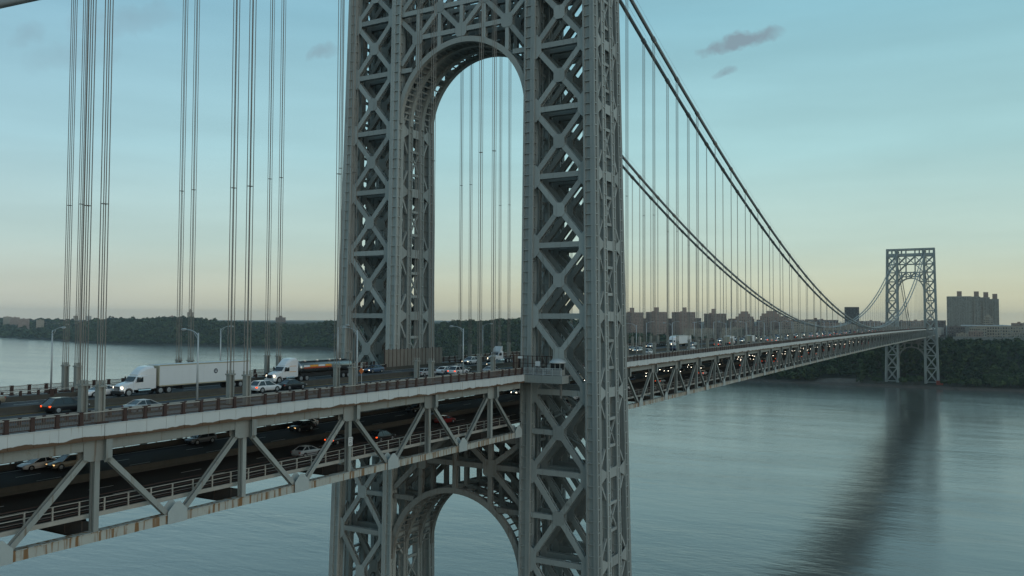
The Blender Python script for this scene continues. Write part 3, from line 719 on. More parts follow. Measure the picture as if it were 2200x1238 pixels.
# ------------------------------------------------------------------ cables and suspenders
def nth(k): return '%d%s' % (k, 'th' if 10 <= k % 100 <= 20 else {1: 'st', 2: 'nd', 3: 'rd'}.get(k % 10, 'th'))
def zmain(X): return 80.2 + 97.5*((X-HALF)/HALF)**2
def zside(t): t_ = t/198.0; return 177.7 - 0.543*t - 5.8*4*t_*(1-t_)
def zcab(X): return zside(-X) if X < 0 else (zside(X-SPAN) if X > SPAN else zmain(X))
CY = ((-17.52, 'outer south'), (-14.78, 'inner south'), (14.78, 'inner north'), (17.52, 'outer north'))
for y, nm in CY:
    E_ = empty('main_cable', (HALF, y, zmain(HALF)), 'thick grey suspension cable on the %s line, sweeping between the towers' % nm, 'cable')
    pts = [(X, y, zcab(X)) for X in list(np.arange(-198, 0, 9)) + [0]] ; mb = MB(); mb.tube(pts, 0.46, 12); mb.build('cable_length', 'cable_steel', E_, smooth=True)
    pts = [(X, y, zcab(X)) for X in np.linspace(0, SPAN, 117)]; mb = MB(); mb.tube(pts, 0.46, 12); mb.build('cable_length', 'cable_steel', E_, smooth=True)
    pts = [(X, y, zcab(X)) for X in [SPAN] + list(np.arange(SPAN+9, SPAN+198, 9))]; mb = MB(); mb.tube(pts, 0.46, 12); mb.build('cable_length', 'cable_steel', E_, smooth=True)
    for off in (-0.55, 0.55):
        for rng_ in (np.arange(-198, 1, 18), np.linspace(0, SPAN, 59)):
            mb = MB(); mb.tube([(X, y+off, zcab(X)+1.25) for X in rng_], 0.022, 4); mb.build('hand_rope', 'rope', E_)
def suspender(X, y, nm, span, detail, k):
    z1 = zcab(X); zs = zc(X) + 14.95; zb = zc(X) + SIDE
    lab = '%s suspender from the %s tower on the %s cable, %s' % (nth(k), 'distant' if span.startswith('span') else 'near', nm, span)
    slope = (zcab(X+1) - zcab(X-1))/2; d = Vector((1, 0, slope)).normalized()
    def ropes():
        for a in (-0.26, 0.26):
            for b in (-0.22, 0.22): yield a, b
    if z1 - zs < 1.2: zs = z1 - 1.2
    if detail:
        E_ = empty('suspender', (X, y, zb), lab, 'suspender', '%s suspenders, %s' % (nm, span))
        for a, b in ropes():
            mb = MB(); mb.tube([(X+a, y+b, zs-0.1), (X+a, y+b, z1+0.2)], 0.046, 6); mb.build('rope', 'rope', E_, fix=False)
        mb = MB(); o_ = d*0.75; c = Vector((X, y, z1)); mb.tube([c-o_, c+o_], 0.58, 12); mb.build('cable_band', 'cable_steel', E_)
        mb = MB()
        mb.box((X-0.36, y-0.30, zb), (X-0.17, y+0.30, zs-0.12)); mb.box((X+0.17, y-0.30, zb), (X+0.36, y+0.30, zs-0.12)); mb.box((X-0.17, y-0.08, zb), (X+0.17, y+0.08, zs-0.12))
        mb.build('socket_post', 'socket_steel', E_, fix=False)
        mb = MB(); mb.box((X-0.45, y-0.40, zs-0.12), (X+0.45, y+0.40, zs+0.06))
        for a, b in ropes(): mb.tube([(X+a, y+b, zs+0.08), (X+a, y+b, zs+0.45)], 0.10, 6)
        mb.build('socket_cap', 'socket_steel', E_, fix=False)
        mb = MB(); mb.box((X-0.6, y-0.5, zb+0.004), (X+0.6, y+0.5, zb+0.12)); mb.build('base_plate', 'rail_brown', E_, fix=False)
        zk = zs + (z1 - zs)*0.42
        mb = MB(); mb.box((X-0.30, y-0.26, zk), (X+0.30, y+0.26, zk+0.05)); mb.build('spreader', 'rope', E_, fix=False)
    else:
        mb = MB()
        for a in (-0.26, 0.26): mb.tube([(X+a, y, zs-0.1), (X+a, y, z1)], 0.055, 5)
        mb.box((X-0.44, y-0.36, zb), (X+0.44, y+0.36, zs)); o_ = d*0.7; c = Vector((X, y, z1)); mb.tube([c-o_, c+o_], 0.58, 10)
        zk = zs + (z1 - zs)*0.5; mb.box((X-0.28, y-0.08, zk), (X+0.28, y+0.08, zk+0.07))
        tag(mb.build('suspender', 'rope_far', None, fix=False), lab, 'suspender', '%s suspenders, %s' % (nm, span))
for y, nm in CY:
    for k, X in enumerate(XW[::-1]): suspender(X, y, nm, 'near side span', X > -135, k+1)
    for k, X in enumerate(XM): suspender(X, y, nm, 'river span', X < 110, k+1)
    for k, X in enumerate(XE[:6]): suspender(X, y, nm, 'span behind it', False, k+1)

# ------------------------------------------------------------------ street lamps
def make_lamp(loc, label, group, flip):
    E_ = empty('street_lamp', loc, label, 'street lamp', group, local=True)
    mb = MB(); mb.box((-0.28, -0.28, 0), (0.28, 0.28, 0.95)); mb.build('base', 'rail_brown', E_, fix=False)
    mb = MB(); mb.tube([(0, 0, 0.95), (0, 0, 8.55)], [0.13, 0.085], 10); mb.build('pole', 'lamp_steel', E_, smooth=True)
    mb = MB(); mb.tube([(0, 0, 8.2), (0, 0.5, 8.62), (0, 1.3, 8.86), (0, 2.1, 8.93)], [0.06, 0.055, 0.05, 0.045], 8); mb.tube([(0, 0, 7.75), (0, 0.75, 8.60)], 0.03, 6); mb.build('arm', 'lamp_steel', E_, smooth=True)
    mb = MB(); secs = []
    for yv, w_, h in ((2.0, 0.10, 0.07), (2.2, 0.20, 0.12), (2.55, 0.22, 0.13), (2.85, 0.10, 0.06)): secs.append([(w_*math.cos(t), yv, 8.93 + h*math.sin(t)) for t in [2*math.pi*k/10 for k in range(10)]])
    mb.loft(secs); hd = mb.build('lamp_head', 'lamp_steel', E_, smooth=True)
    mb = MB(); secs = []
    for f_, dz in ((1.0, 0.0), (0.7, -0.09), (0.3, -0.12)): secs.append([(0.17*f_*math.cos(t), 2.45 + 0.3*f_*math.sin(t), 8.86 + dz) for t in [2*math.pi*k/10 for k in range(10)]])
    mb.loft(secs); mb.build('lens', 'lamp_glass', hd, smooth=True)
    if flip: E_.rotation_euler.z = math.pi
    return E_
lampS = lampN = None
LX = [-25.4 + 27.43*k for k in range(-6, 1)] + [54.5 + 27.43*k for k in range(37)]
for X in LX:
    for s in (-1, 1):
        if s > 0 and X > 0 : Xn = X - 28.6
        else: Xn = X
        lab = 'grey lamp post, %s from the near tower on the %s kerb, %s' % (nth(round(abs(X + 25.4)/27.43) + 1 if X < 0 else round((X - 54.5)/27.43) + 1), 'south' if s < 0 else 'north', 'near side span' if X < 0 else 'river span'); gr = 'lamps along the %s kerb' % ('south' if s < 0 else 'north')
        loc = (Xn, s*14.03, zc(Xn)+UP+0.62-0.3)
        if lampS is None: lampS = make_lamp(loc, lab, gr, s > 0)
        else:
            c = copy_tree(lampS); c.location = loc; c.rotation_euler.z = math.pi if s > 0 else 0; c['label'] = lab; c['group'] = gr

# ------------------------------------------------------------------ works at the tower roadway level
E_ = empty('walkway_platform', (-10, -21.5, 73.7), 'pale steel walkway platform bending around the tower leg, with white railing', 'platform')
zb = 75.12
mb = MB(); mb.box((-11.6, -26.0, 73.72), (-11.45, -17.6, 75.1)); mb.box((-11.449, -26.0, 73.72), (-9.0, -25.85, 75.1)); mb.build('fascia_panel', 'truss_steel', E_, fix=False)
mb = MB(); mb.box((-11.44, -25.84, 74.9), (-7.6, -15.2, 75.09)); mb.build('floor', 'sidewalk_concrete', E_, fix=False)
for y in (-18.2, -20.1, -22.1, -24.0, -25.8):
    mb = MB(); mb.box((-11.57, y-0.06, 75.11), (-11.47, y+0.06, 76.45)); mb.build('post', 'lamp_steel', E_, fix=False)
for z in (75.25, 76.36):
    mb = MB(); mb.box((-11.56, -25.8, z), (-11.48, -18.2, z+0.08)); mb.build('rail', 'lamp_steel', E_, fix=False)
mb = MB(); y = -18.3
while y > -25.7: mb.box((-11.54, y-0.018, 75.33), (-11.50, y+0.018, 76.36)); y -= 0.14
mb.build('picket', 'lamp_steel', E_, kind='stuff', fix=False)
mb = MB(); mb.box((-10.4, -25.2, 71.0), (-10.1, -24.9, 73.72)); mb.build('support', 'low_steel', E_, fix=False)
# site fence and booth
def fence(name, label, pts, z0, z1, step=1.25, m_='fence_panel', group='site fences at the tower'):
    (xa, ya), (xb, yb) = pts; Ln = math.hypot(xb-xa, yb-ya); n = max(1, int(Ln/step)); E_ = empty(name, ((xa+xb)/2, (ya+yb)/2, z0), label, 'fence', group)
    for k in range(n):
        a = Vector((xa + (xb-xa)*k/n, ya + (yb-ya)*k/n, 0)); b = Vector((xa + (xb-xa)*(k+1)/n, ya + (yb-ya)*(k+1)/n, 0)); d = (b-a).normalized(); h = random.uniform(-0.12, 0.06)
        mb = MB(); mb.beam(a + d*0.04 + Vector((0, 0, (z0+z1)/2)), b - d*0.04 + Vector((0, 0, (z0+z1)/2)), z1-z0+h, 0.06, (0, 0, 1)); mb.build('panel', m_, E_, fix=False)
        mb = MB(); mb.beam(a + Vector((0, 0, z0)), a + Vector((0, 0, z1+0.15)), 0.14, 0.14); mb.build('post', 'rail_brown', E_, fix=False)
    return E_
fence('site_fence', 'tall rust streaked panel fence beside the roadway under the north tower leg', ((-10.8, 14.55), (9.6, 14.55)), 74.8, 78.9)
fence('site_fence', 'tall rust streaked panel fence beside the roadway under the south tower leg', ((-9.2, -14.6), (9.6, -14.6)), 74.8, 78.6)
E_ = empty('bar_fence', (-8.9, -18.8, 75.1), 'rusty bar fence closing off the walkway in front of the south tower leg', 'fence')
for y in np.linspace(-14.7, -22.6, 9):
    mb = MB(); mb.box((-9.2, y-0.06, 75.1), (-9.08, y+0.06, 78.5)); mb.build('post', 'rail_brown', E_, fix=False)
for z in (75.6, 77.0, 78.35):
    mb = MB(); mb.box((-9.18, -22.6, z), (-9.10, -14.7, z+0.10)); mb.build('rail', 'rail_brown', E_, fix=False)
mb = MB(); mb.box((-9.26, -20.3, 76.6), (-9.21, -19.3, 77.5)); mb.build('notice', 'sign_white', E_, fix=False)
mb = MB(); mb.box((-9.26, -16.6, 77.9), (-9.21, -15.6, 78.35)); mb.build('notice', 'sign_white', E_, fix=False)
E_ = empty('booth', (-9.9, -24.2, 75.1), 'small glazed booth with white domed roof on the walkway platform', 'booth')
mb = MB(); mb.box((-10.9, -25.2, 75.1), (-8.9, -23.2, 76.1)); mb.build('lower_wall', 'truss_steel', E_, fix=False)
mb = MB(); mb.box((-10.8, -25.1, 76.1), (-9.0, -23.3, 77.3)); mb.build('glazing', 'glass_dark', E_, fix=False)
for a in (-10.86, -9.04):
    for b in (-25.16, -24.2, -23.24): mb = MB(); mb.box((a-0.06, b-0.06, 76.1), (a+0.06, b+0.06, 77.3)); mb.build('mullion', 'truss_steel', E_, fix=False)
mb = MB(); mb.loft([[(-9.9 + q*math.cos(t), -24.2 + q*math.sin(t), z) for t in [2*math.pi*k/16 for k in range(16)]] for q, z in ((1.55, 77.3), (1.5, 77.5), (1.15, 77.85), (0.6, 78.08), (0.1, 78.15))]); mb.build('dome_roof', 'lamp_steel', E_, smooth=True)
# stairs inside the south leg under the walkway
E_ = empty('access_stair', (-3, -22.5, 62), 'zigzag steel access stair inside the south tower leg below roadway', 'stair')
for k, (ya, yb, za, zb_) in enumerate(((-18.5, -26.0, 73.0, 69.4), (-26.0, -18.5, 69.4, 65.8), (-18.5, -26.0, 65.8, 62.2))):
    for x in (-4.2, -3.2):
        mb = MB(); mb.beam((x, ya, za), (x, yb, zb_), 0.08, 0.30); mb.beam((x, ya, za+1.05), (x, yb, zb_+1.05), 0.06, 0.06); mb.build('stringer_and_handrail', 'truss_steel', E_, fix=False)
    for j in range(18):
        t = (j+0.5)/18; mb = MB(); y = ya + (yb-ya)*t; z = za + (zb_-za)*t; mb.box((-4.15, y-0.14, z), (-3.25, y+0.14, z+0.04)); mb.build('tread', 'floor_steel', E_, fix=False)
# speed sign on a truss post
E_ = empty('speed_sign', (XW[-3]-0.30, -17.5, zc(-58)+5.0), 'small white SPEED LIMIT 45 sign on a truss post', 'sign')
xs = XW[-3]
mb = MB(); mb.box((xs-0.55, -17.52, zc(-58)+4.45), (xs+0.25, -17.47, zc(-58)+5.6)); mb.build('panel', 'sign_white', E_, fix=False)
def text(s, loc, size, m_, parent, rot=(R(90), 0, 0)):
    me = LETTERS[s].copy(); me.transform(Matrix.LocRotScale(Vector(loc), Matrix.Rotation(rot[0], 3, 'X').to_euler(), Vector((size,)*3))); me.materials.clear(); me.materials.append(M[m_])
    o = bpy.data.objects.new('lettering', me); col.objects.link(o); adopt(o, parent); return o
text('SPEED', (xs-0.15, -17.526, zc(-58)+5.32), 0.22, 'print_dark', E_); text('LIMIT', (xs-0.15, -17.526, zc(-58)+5.08), 0.22, 'print_dark', E_); text('45', (xs-0.15, -17.526, zc(-58)+4.55), 0.62, 'print_dark', E_)

E_ = empty('warning_sign', (-51.8, -14.03, 75.6), 'small orange diamond warning sign on a post beside a lamp', 'sign')
mb = MB(); mb.tube([(-51.8, -14.03, 75.4), (-51.8, -14.03, 78.2)], 0.04, 6); mb.build('post', 'lamp_steel', E_)
mb = MB(); mb.prism([(-51.86, -14.03-.45, 77.7), (-51.86, -14.03, 77.25), (-51.86, -14.03+.45, 77.7), (-51.86, -14.03, 78.15)], (-0.02, 0, 0)); mb.build('panel', 'sign_orange', E_)
# ------------------------------------------------------------------ vehicles (+x is forward, origin on the ground)
def wheel(E_, x, y, r, w_, parent=None):
    s = 1 if y > 0 else -1
    mb = MB(); mb.tube([(x, y - s*w_, r), (x, y - s*0.02, r), (x, y, r)], [r, r, r*0.93], 18); o = mb.build('wheel', 'tyre', parent or E_, smooth=False)
    if parent is None:
        mb = MB(); mb.tube([(x, y-s*0.02, r), (x, y+s*0.012, r), (x, y+s*0.02, r)], [r*0.66, r*0.62, r*0.3], 14); mb.build('rim', 'rim', o)
    return o
def arch_disc(E_, x, y, r):
    s = 1 if y > 0 else -1; mb = MB(); mb.tube([(x, y - s*0.3, r), (x, y + s*0.004, r)], [r*1.16]*2, 18); mb.build('wheel_arch', 'plastic_black', E_)
SH = {'sedan': dict(L=4.75, W=0.90, hull=((-2.37, .78, .45, .82), (-2.25, .86, .30, .98), (-1.6, .90, .24, 1.02), (0.9, .90, .22, .95), (1.7, .88, .24, .86), (2.2, .82, .28, .72), (2.37, .72, .38, .60)), gb=(-1.85, 1.15, .97), gt=(-1.0, 0.15, 1.45), gw=(.80, .58), wb=1.38, r=.33),
      'suv': dict(L=4.75, W=0.94, hull=((-2.37, .80, .52, .92), (-2.28, .90, .38, 1.04), (-1.6, .94, .32, 1.06), (0.9, .94, .30, 1.02), (1.75, .92, .32, .98), (2.22, .86, .34, .84), (2.37, .76, .45, .70)), gb=(-2.26, 1.25, 1.04), gt=(-1.55, 0.15, 1.68), gw=(.86, .66), wb=1.40, r=.38),
      'pickup': dict(L=5.6, W=0.97, hull=((-2.8, .90, .60, 1.15), (-2.7, .96, .50, 1.22), (-1.0, .97, .45, 1.22), (0.9, .97, .42, 1.16), (1.9, .95, .42, 1.10), (2.6, .90, .44, .98), (2.8, .82, .52, .84)), gb=(-0.9, 1.35, 1.18), gt=(-0.7, 0.55, 1.82), gw=(.86, .68), wb=1.75, r=.40)}
def car(kind, paint, lit_head=True, lit_tail=False, wheels=True):
    s = SH[kind]; E_ = bpy.data.objects.new(kind if kind != 'pickup' else 'pickup_truck', None); col.objects.link(E_)
    pm = 'paint_car_' + paint; mb = MB(); secs = []
    for x, w_, zb_, zt in s['hull']:
        secs.append([(x, -w_*.90, zb_), (x, -w_, zb_+.18), (x, -w_*1.0, zt-.22), (x, -w_*.93, zt-.04), (x, -w_*.80, zt), (x, w_*.80, zt), (x, w_*.93, zt-.04), (x, w_, zt-.22), (x, w_, zb_+.18), (x, w_*.90, zb_)])
    mb.loft(secs); bo = mb.build('body', pm, E_, smooth=True); bo.data.set_sharp_from_angle(angle=R(38))
    (b0, b1, zb_), (t0, t1, zt), (wb_, wt) = s['gb'], s['gt'], s['gw']
    mb = MB(); bot = [(b0, -wb_, zb_-.03), (b1, -wb_, zb_-.03), (b1, wb_, zb_-.03), (b0, wb_, zb_-.03)]; top = [(t0, -wt, zt-.04), (t1, -wt, zt-.04), (t1, wt, zt-.04), (t0, wt, zt-.04)]
    mb.loft([bot, top]); mb.build('window_glass', 'glass_dark', E_)
    mb = MB(); xm = (t0+t1)/2
    mb.loft([[(t0-.06, -wt-.03, zt-.06), (t1+.08, -wt-.03, zt-.06), (t1+.08, wt+.03, zt-.06), (t0-.06, wt+.03, zt-.06)], [(t0, -wt*.92, zt), (t1-.05, -wt*.92, zt), (t1-.05, wt*.92, zt), (t0, wt*.92, zt)]])
    for sy in (-1, 1):
        for (bx, tx, th) in ((b0+.03, t0, .16 if kind != 'pickup' else .2), (b1-.03, t1+.02, .07), ((b0+b1)/2-.15, (t0+t1)/2-.1, .09)):
            mb.beam((bx, sy*wb_, zb_-.03), (tx, sy*(wt+.015), zt-.05), .04, th, (0, 1, 0))
    mb.build('roof_frame', pm, E_)
    if wheels:
        for x in (-s['wb'], s['wb']):
            for sy in (-1, 1):
                arch_disc(E_, x, sy*s['W'], s['r']); wheel(E_, x, sy*(s['W']+.012), s['r'], .22)
    x1 = s['hull'][-2][0]; w1 = s['hull'][-2][1]; zt1 = s['hull'][-2][3]; x0 = s['hull'][0][0]; w0 = s['hull'][1][1]; zt0 = s['hull'][1][3]
    for sy in (-1, 1):
        mb = MB(); mb.box((x1-.02, min(sy*w1*.62, sy*w1*.97), zt1-.20), (x1+.10, max(sy*w1*.62, sy*w1*.97), zt1-.06)); mb.build('headlight', 'headlight_lit' if lit_head else 'headlight_off', E_, fix=False)
        mb = MB(); mb.box((x0-.0, min(sy*w0*.66, sy*w0*1.0), zt0-.32), (x0+.16, max(sy*w0*.66, sy*w0*1.0), zt0-.14)); mb.build('taillight', 'taillight_lit' if lit_tail else 'taillight_off', E_, fix=False)
    mb = MB(); mb.box((s['hull'][-1][0]-.05, -.5, .42), (s['hull'][-1][0]+.015, .5, .58)); mb.build('grille', 'plastic_black', E_, fix=False)
    return E_
def place(E_, X, y, east, label, cat, group=None, lvl=UP):
    E_.location = (X, y, zc(X)+lvl+0.012); E_.rotation_euler.z = 0 if east else math.pi; E_['label'] = label; E_['category'] = cat
    if group: E_['group'] = group
    return E_
place(car('pickup', 'tan'), -91.0, 10.9, False, 'tan pickup truck passing the north kerb ahead of the white sedan', 'pickup')
place(car('suv', 'black', False, True), -88.5, -2.45, True, 'black suv with glowing tail lights beside the median barrier', 'suv')
place(car('sedan', 'silver', False), -83.9, -10.0, True, 'silver sedan half hidden behind the brown post railing', 'sedan')
place(car('sedan', 'white'), -75.0, 11.6, False, 'white sedan just ahead of the white box trailer truck', 'sedan')
place(car('suv', 'white', False, True), -58.8, -2.25, True, 'white suv behind suspender posts, close behind a black sedan', 'suv')
place(car('sedan', 'black', False), -53.2, -1.9, True, 'black sedan directly in front of the white suv', 'sedan')
place(car('sedan', 'blue'), -17.6, 11.8, False, 'blue grey sedan following the tanker truck past the panel fence', 'sedan')
place(car('sedan', 'silver', False), -20.0, -2.2, True, 'silver sedan behind a suspender post near the tower', 'sedan')
place(car('sedan', 'white', False), -13.6, -2.4, True, 'white sedan between silver sedan and the dark suv', 'sedan')
place(car('suv', 'black', False, True), -8.0, -2.2, True, 'dark suv with bright red tail lights inside the tower portal', 'suv')
place(car('suv', 'white', False, True), -14.0, -5.5, True, 'white crossover with red tail lights close to the south railing', 'suv')
place(car('sedan', 'silver', False), -7.4, -8.9, True, 'silver sedan near the south railing at the tower', 'sedan')
place(car('suv', 'white'), 17.0, 11.8, False, 'white suv leaving the tower portal by the north kerb', 'suv')
place(car('sedan', 'black'), 12.4, 2.4, False, 'black sedan beside the white tractor unit', 'sedan')
place(car('sedan', 'grey'), 107.0, 8.6, False, 'grey sedan just beyond the tower leg on the river span', 'sedan')
place(car('suv', 'white'), 97.5, 2.4, False, 'white suv with lit headlights beside the median beyond the tower', 'suv')
place(car('suv', 'white'), 134.0, 11.9, False, 'white suv with lit headlights by the north kerb of the river span', 'suv')
place(car('suv', 'white', False), 86.0, -5.4, True, 'white roofed suv behind the brown railing of the river span', 'suv')
place(car('sedan', 'darkblue', False), 118.5, -2.3, True, 'dark blue sedan in front of the distant white semi truck', 'sedan')
place(car('sedan', 'white', False), 126.0, -5.4, True, 'white sedan beside the dark blue sedan on the river span', 'sedan')
place(car('suv', 'silver'), 158.0, 4.4, False, 'silver suv behind the white semi truck on the river span', 'suv')
place(car('sedan', 'red', False, True), 168.0, -2.3, True, 'red sedan between the semi truck and the box truck', 'sedan')

def tractor(E_, paint='paint_car_white', day=False, stripes=False):
    # +x forward, front bumper at x = 3.4
    def sec(x, w_, z0, z1, c=.15): return [(x, -w_, z0), (x, -w_, z1-c), (x, -w_+c, z1), (x, w_-c, z1), (x, w_, z1-c), (x, w_, z0)]
    mb = MB(); mb.loft([sec(1.35, .95, .75, 1.95, .2), (sec(2.2, .90, .75, 1.82, .25)), sec(2.95, .85, .75, 1.62, .28), sec(3.25, .78, .80, 1.40, .25)]); mb.build('hood', paint, E_)
    rear = -0.6 if day else -1.55
    mb = MB(); mb.loft([sec(rear, 1.2, .85, 2.95, .12), sec(.55, 1.2, .85, 2.95, .15), sec(1.42, 1.02, .85, 1.97, .12)] if False else [sec(rear, 1.2, .85, 2.75, .12), sec(.45, 1.2, .85, 2.75, .15), sec(.95, 1.10, .85, 2.62, .18), sec(1.45, 1.02, .85, 1.90, .12)]); cabo = mb.build('cab', paint, E_)
    if day:
        mb = MB(); mb.hexa([(-.5, -1.0, 2.76), (.75, -1.0, 2.76), (.75, 1.0, 2.76), (-.5, 1.0, 2.76), (-.6, -1.0, 3.95), (-.35, -1.0, 3.95), (-.35, 1.0, 3.95), (-.6, 1.0, 3.95)])
    else:
        mb = MB(); mb.loft([sec(rear, 1.18, 2.70, 3.95, .25), sec(-.5, 1.15, 2.70, 3.85, .3), sec(.25, 1.0, 2.70, 3.45, .3), sec(.75, .85, 2.66, 2.85, .08)])
    mb.build('roof_fairing', paint, E_)
    mb = MB(); mb.hexa([(1.475, -.90, 1.98), (1.495, -.90, 1.98), (1.495, .90, 1.98), (1.475, .90, 1.98), (1.00, -.86, 2.58), (1.03, -.86, 2.58), (1.03, .86, 2.58), (1.00, .86, 2.58)]); mb.build('windshield', 'glass_dark', E_)
    for sy in (-1, 1):
        mb = MB(); mb.prism([(.15, sy*1.205, 1.85), (1.15, sy*1.13, 1.85), (.85, sy*1.13, 2.5), (.15, sy*1.205, 2.5)], (0, sy*.02, 0)); mb.build('side_window', 'glass_dark', E_)
        mb = MB(); mb.box((2.95, min(sy*.55, sy*.9), 1.05), (3.18, max(sy*.55, sy*.9), 1.35)); mb.build('headlight', 'headlight_lit', E_, fix=False)
        mb = MB(); mb.box((1.0, min(sy*1.25, sy*1.45), 1.9), (1.12, max(sy*1.25, sy*1.45), 2.55)); mb.beam((1.06, sy*1.05, 2.2), (1.06, sy*1.3, 2.2), .05, .05); mb.build('mirror', 'plastic_black', E_, fix=False)
        mb = MB(); secs = []
        for t in [math.pi*k/8 for k in range(9)]: secs.append([(2.25+.72*math.cos(t), sy*.80, .52+.72*math.sin(t)), (2.25+.72*math.cos(t), sy*1.20, .52+.72*math.sin(t)), (2.25+.64*math.cos(t), sy*1.20, .52+.64*math.sin(t)), (2.25+.64*math.cos(t), sy*.80, .52+.64*math.sin(t))])
        mb.loft(secs); mb.build('fender', paint, E_)
        wheel(E_, 2.25, sy*1.18, .52, .32)
        mb = MB(); mb.tube([(.9, sy*.98, .72), (-1.0, sy*.98, .72)], .33, 14); mb.build('fuel_tank', 'chrome', E_)
        for x in (-2.6, -3.95): wheel(E_, x, sy*1.22, .52, .5)
        mb = MB(); mb.box((-1.2, min(sy*.7, sy*1.2), .35), (1.4, max(sy*.7, sy*1.2), .42)); mb.build('step', 'chrome', E_, fix=False)
        if stripes:
            mb = MB(); mb.box((-1.4, min(sy*1.205, sy*1.215), 1.72), (.1, max(sy*1.205, sy*1.215), 1.80)); mb.box((-1.4, min(sy*1.205, sy*1.215), 2.62), (.1, max(sy*1.205, sy*1.215), 2.68)); mb.build('stripe', 'print_orange', E_, fix=False)
    mb = MB(); mb.box((3.26, -.52, .85), (3.31, .52, 1.40)); g = mb.build('grille', 'plastic_black', E_, fix=False)
    mb = MB()
    for k in range(6): mb.box((3.315, -.5, .88+k*.09), (3.33, .5, .92+k*.09))
    mb.build('grille_bar', 'chrome', g, kind='stuff', fix=False)
    mb = MB(); mb.loft([sec(3.0, 1.2, .38, .80, .1), sec(3.42, 1.05, .40, .78, .1)]); mb.build('bumper', 'plastic_black' if not stripes else 'paint_car_white', E_)
    mb = MB(); mb.box((-4.7, -.45, .70), (1.4, .45, .95)); mb.build('chassis', 'plastic_black', E_, fix=False)
    if not day:
        for sy in (-1, 1): mb = MB(); mb.box((rear-.35, sy*1.1-.03, .9), (rear, sy*1.1+.03, 3.6)); mb.build('side_extender', paint, E_, fix=False)
def box_trailer(E_, front, rear, logo=True, z1=4.02):
    mb = MB(); mb.box((rear, -1.29, 1.12), (front, 1.29, z1)); t = mb.build('trailer', 'trailer_white', E_, fix=False)
    mb = MB()
    for sy in (-1, 1): mb.box((rear, min(sy*1.29, sy*1.31), z1-.16), (front, max(sy*1.29, sy*1.31), z1+.02)); mb.box((rear, min(sy*1.29, sy*1.31), 1.06), (front, max(sy*1.29, sy*1.31), 1.22))
    mb.build('edge_rail', 'trailer_edge', t, fix=False)
    for sy in (-1, 1):
        n = int((front-rear)/1.22)
        for k in range(n+1): mb = MB(); x = rear + (front-rear)*k/n; mb.box((x-.02, min(sy*1.291, sy*1.298), 1.22), (x+.02, max(sy*1.291, sy*1.298), z1-.16)); mb.build('seam', 'trailer_white', t, fix=False)
        if logo:
            x = rear + (front-rear)*.40; ring = [(x+.36*math.cos(q), sy*1.302, 2.75+.36*math.sin(q)) for q in [2*math.pi*k/24 for k in range(24)]]
            mb = MB(); mb.prism(ring, (0, sy*.008, 0)); lg = mb.build('logo', 'print_dark', t)
            for dx, dz in ((-.12, .1), (.12, .1), (-.12, -.12), (.12, -.12)):
                mb = MB(); mb.box((x+dx-.08, min(sy*1.311, sy*1.316), 2.75+dz-.06), (x+dx+.08, max(sy*1.311, sy*1.316), 2.75+dz+.06)); mb.build('logo_mark', 'trailer_white', t, fix=False)
    for x in (rear+1.6, rear+2.9):
        for sy in (-1, 1): wheel(E_, x, sy*1.24, .5, .55)
    mb = MB(); mb.box((rear+.8, -.6, .75), (rear+3.8, .6, 1.06)); mb.box((front-4.2, -1.0, .45), (front-4.0, 1.0, 1.06)); mb.build('running_gear', 'plastic_black', E_, fix=False)
    mb = MB(); mb.box((front-.01, -1.25, 1.15), (front+.12, 1.25, z1-.1)); mb.build('nose_panel', 'trailer_edge', E_, fix=False)
E_ = bpy.data.objects.new('semi_truck', None); col.objects.link(E_); tractor(E_); box_trailer(E_, -2.35, -18.3)
place(E_, -71.4, 8.55, False, 'white semi truck with long white box trailer and round logo on the near deck', 'truck')
E_ = bpy.data.objects.new('semi_truck', None); col.objects.link(E_); tractor(E_); box_trailer(E_, -2.35, -18.3, logo=False, z1=4.1)
place(E_, 147.0, 8.6, False, 'white semi truck with plain white trailer on the river span', 'truck')
E_ = bpy.data.objects.new('tractor_unit', None); col.objects.link(E_); tractor(E_, day=True)
place(E_, 24.0, 8.7, False, 'white tractor unit without trailer, roof deflector raised, near the tower portal', 'truck')
E_ = bpy.data.objects.new('tanker_truck', None); col.objects.link(E_); tractor(E_, stripes=True)
mb = MB(); secs = []
for x, q in ((-2.4, .55), (-2.55, .95), (-2.75, 1.0), (-15.2, 1.0), (-15.4, .95), (-15.5, .55)): secs.append([(x, 1.22*q*math.cos(t), 2.25 + .98*q*math.sin(t)) for t in [2*math.pi*k/24 for k in range(24)]])
mb.loft(secs); tk = mb.build('tank', 'tank_polish', E_, smooth=True)
for x in (-4.6, -7.6, -10.6, -13.4):
    mb = MB(); mb.tube([(x, 0, 3.2), (x, 0, 3.42)], .32, 14); mb.build('hatch', 'chrome', tk)
    mb = MB(); mb.loft([[(xx, 1.235*math.cos(t), 2.25 + .995*math.sin(t)) for t in [2*math.pi*k/24 for k in range(24)]] for xx in (x+1.4, x+1.5)], False); mb.build('band', 'chrome', tk)
mb = MB(); mb.box((-14.8, -.45, 3.25), (-3.0, .45, 3.29)); mb.build('catwalk', 'plastic_black', tk, fix=False)
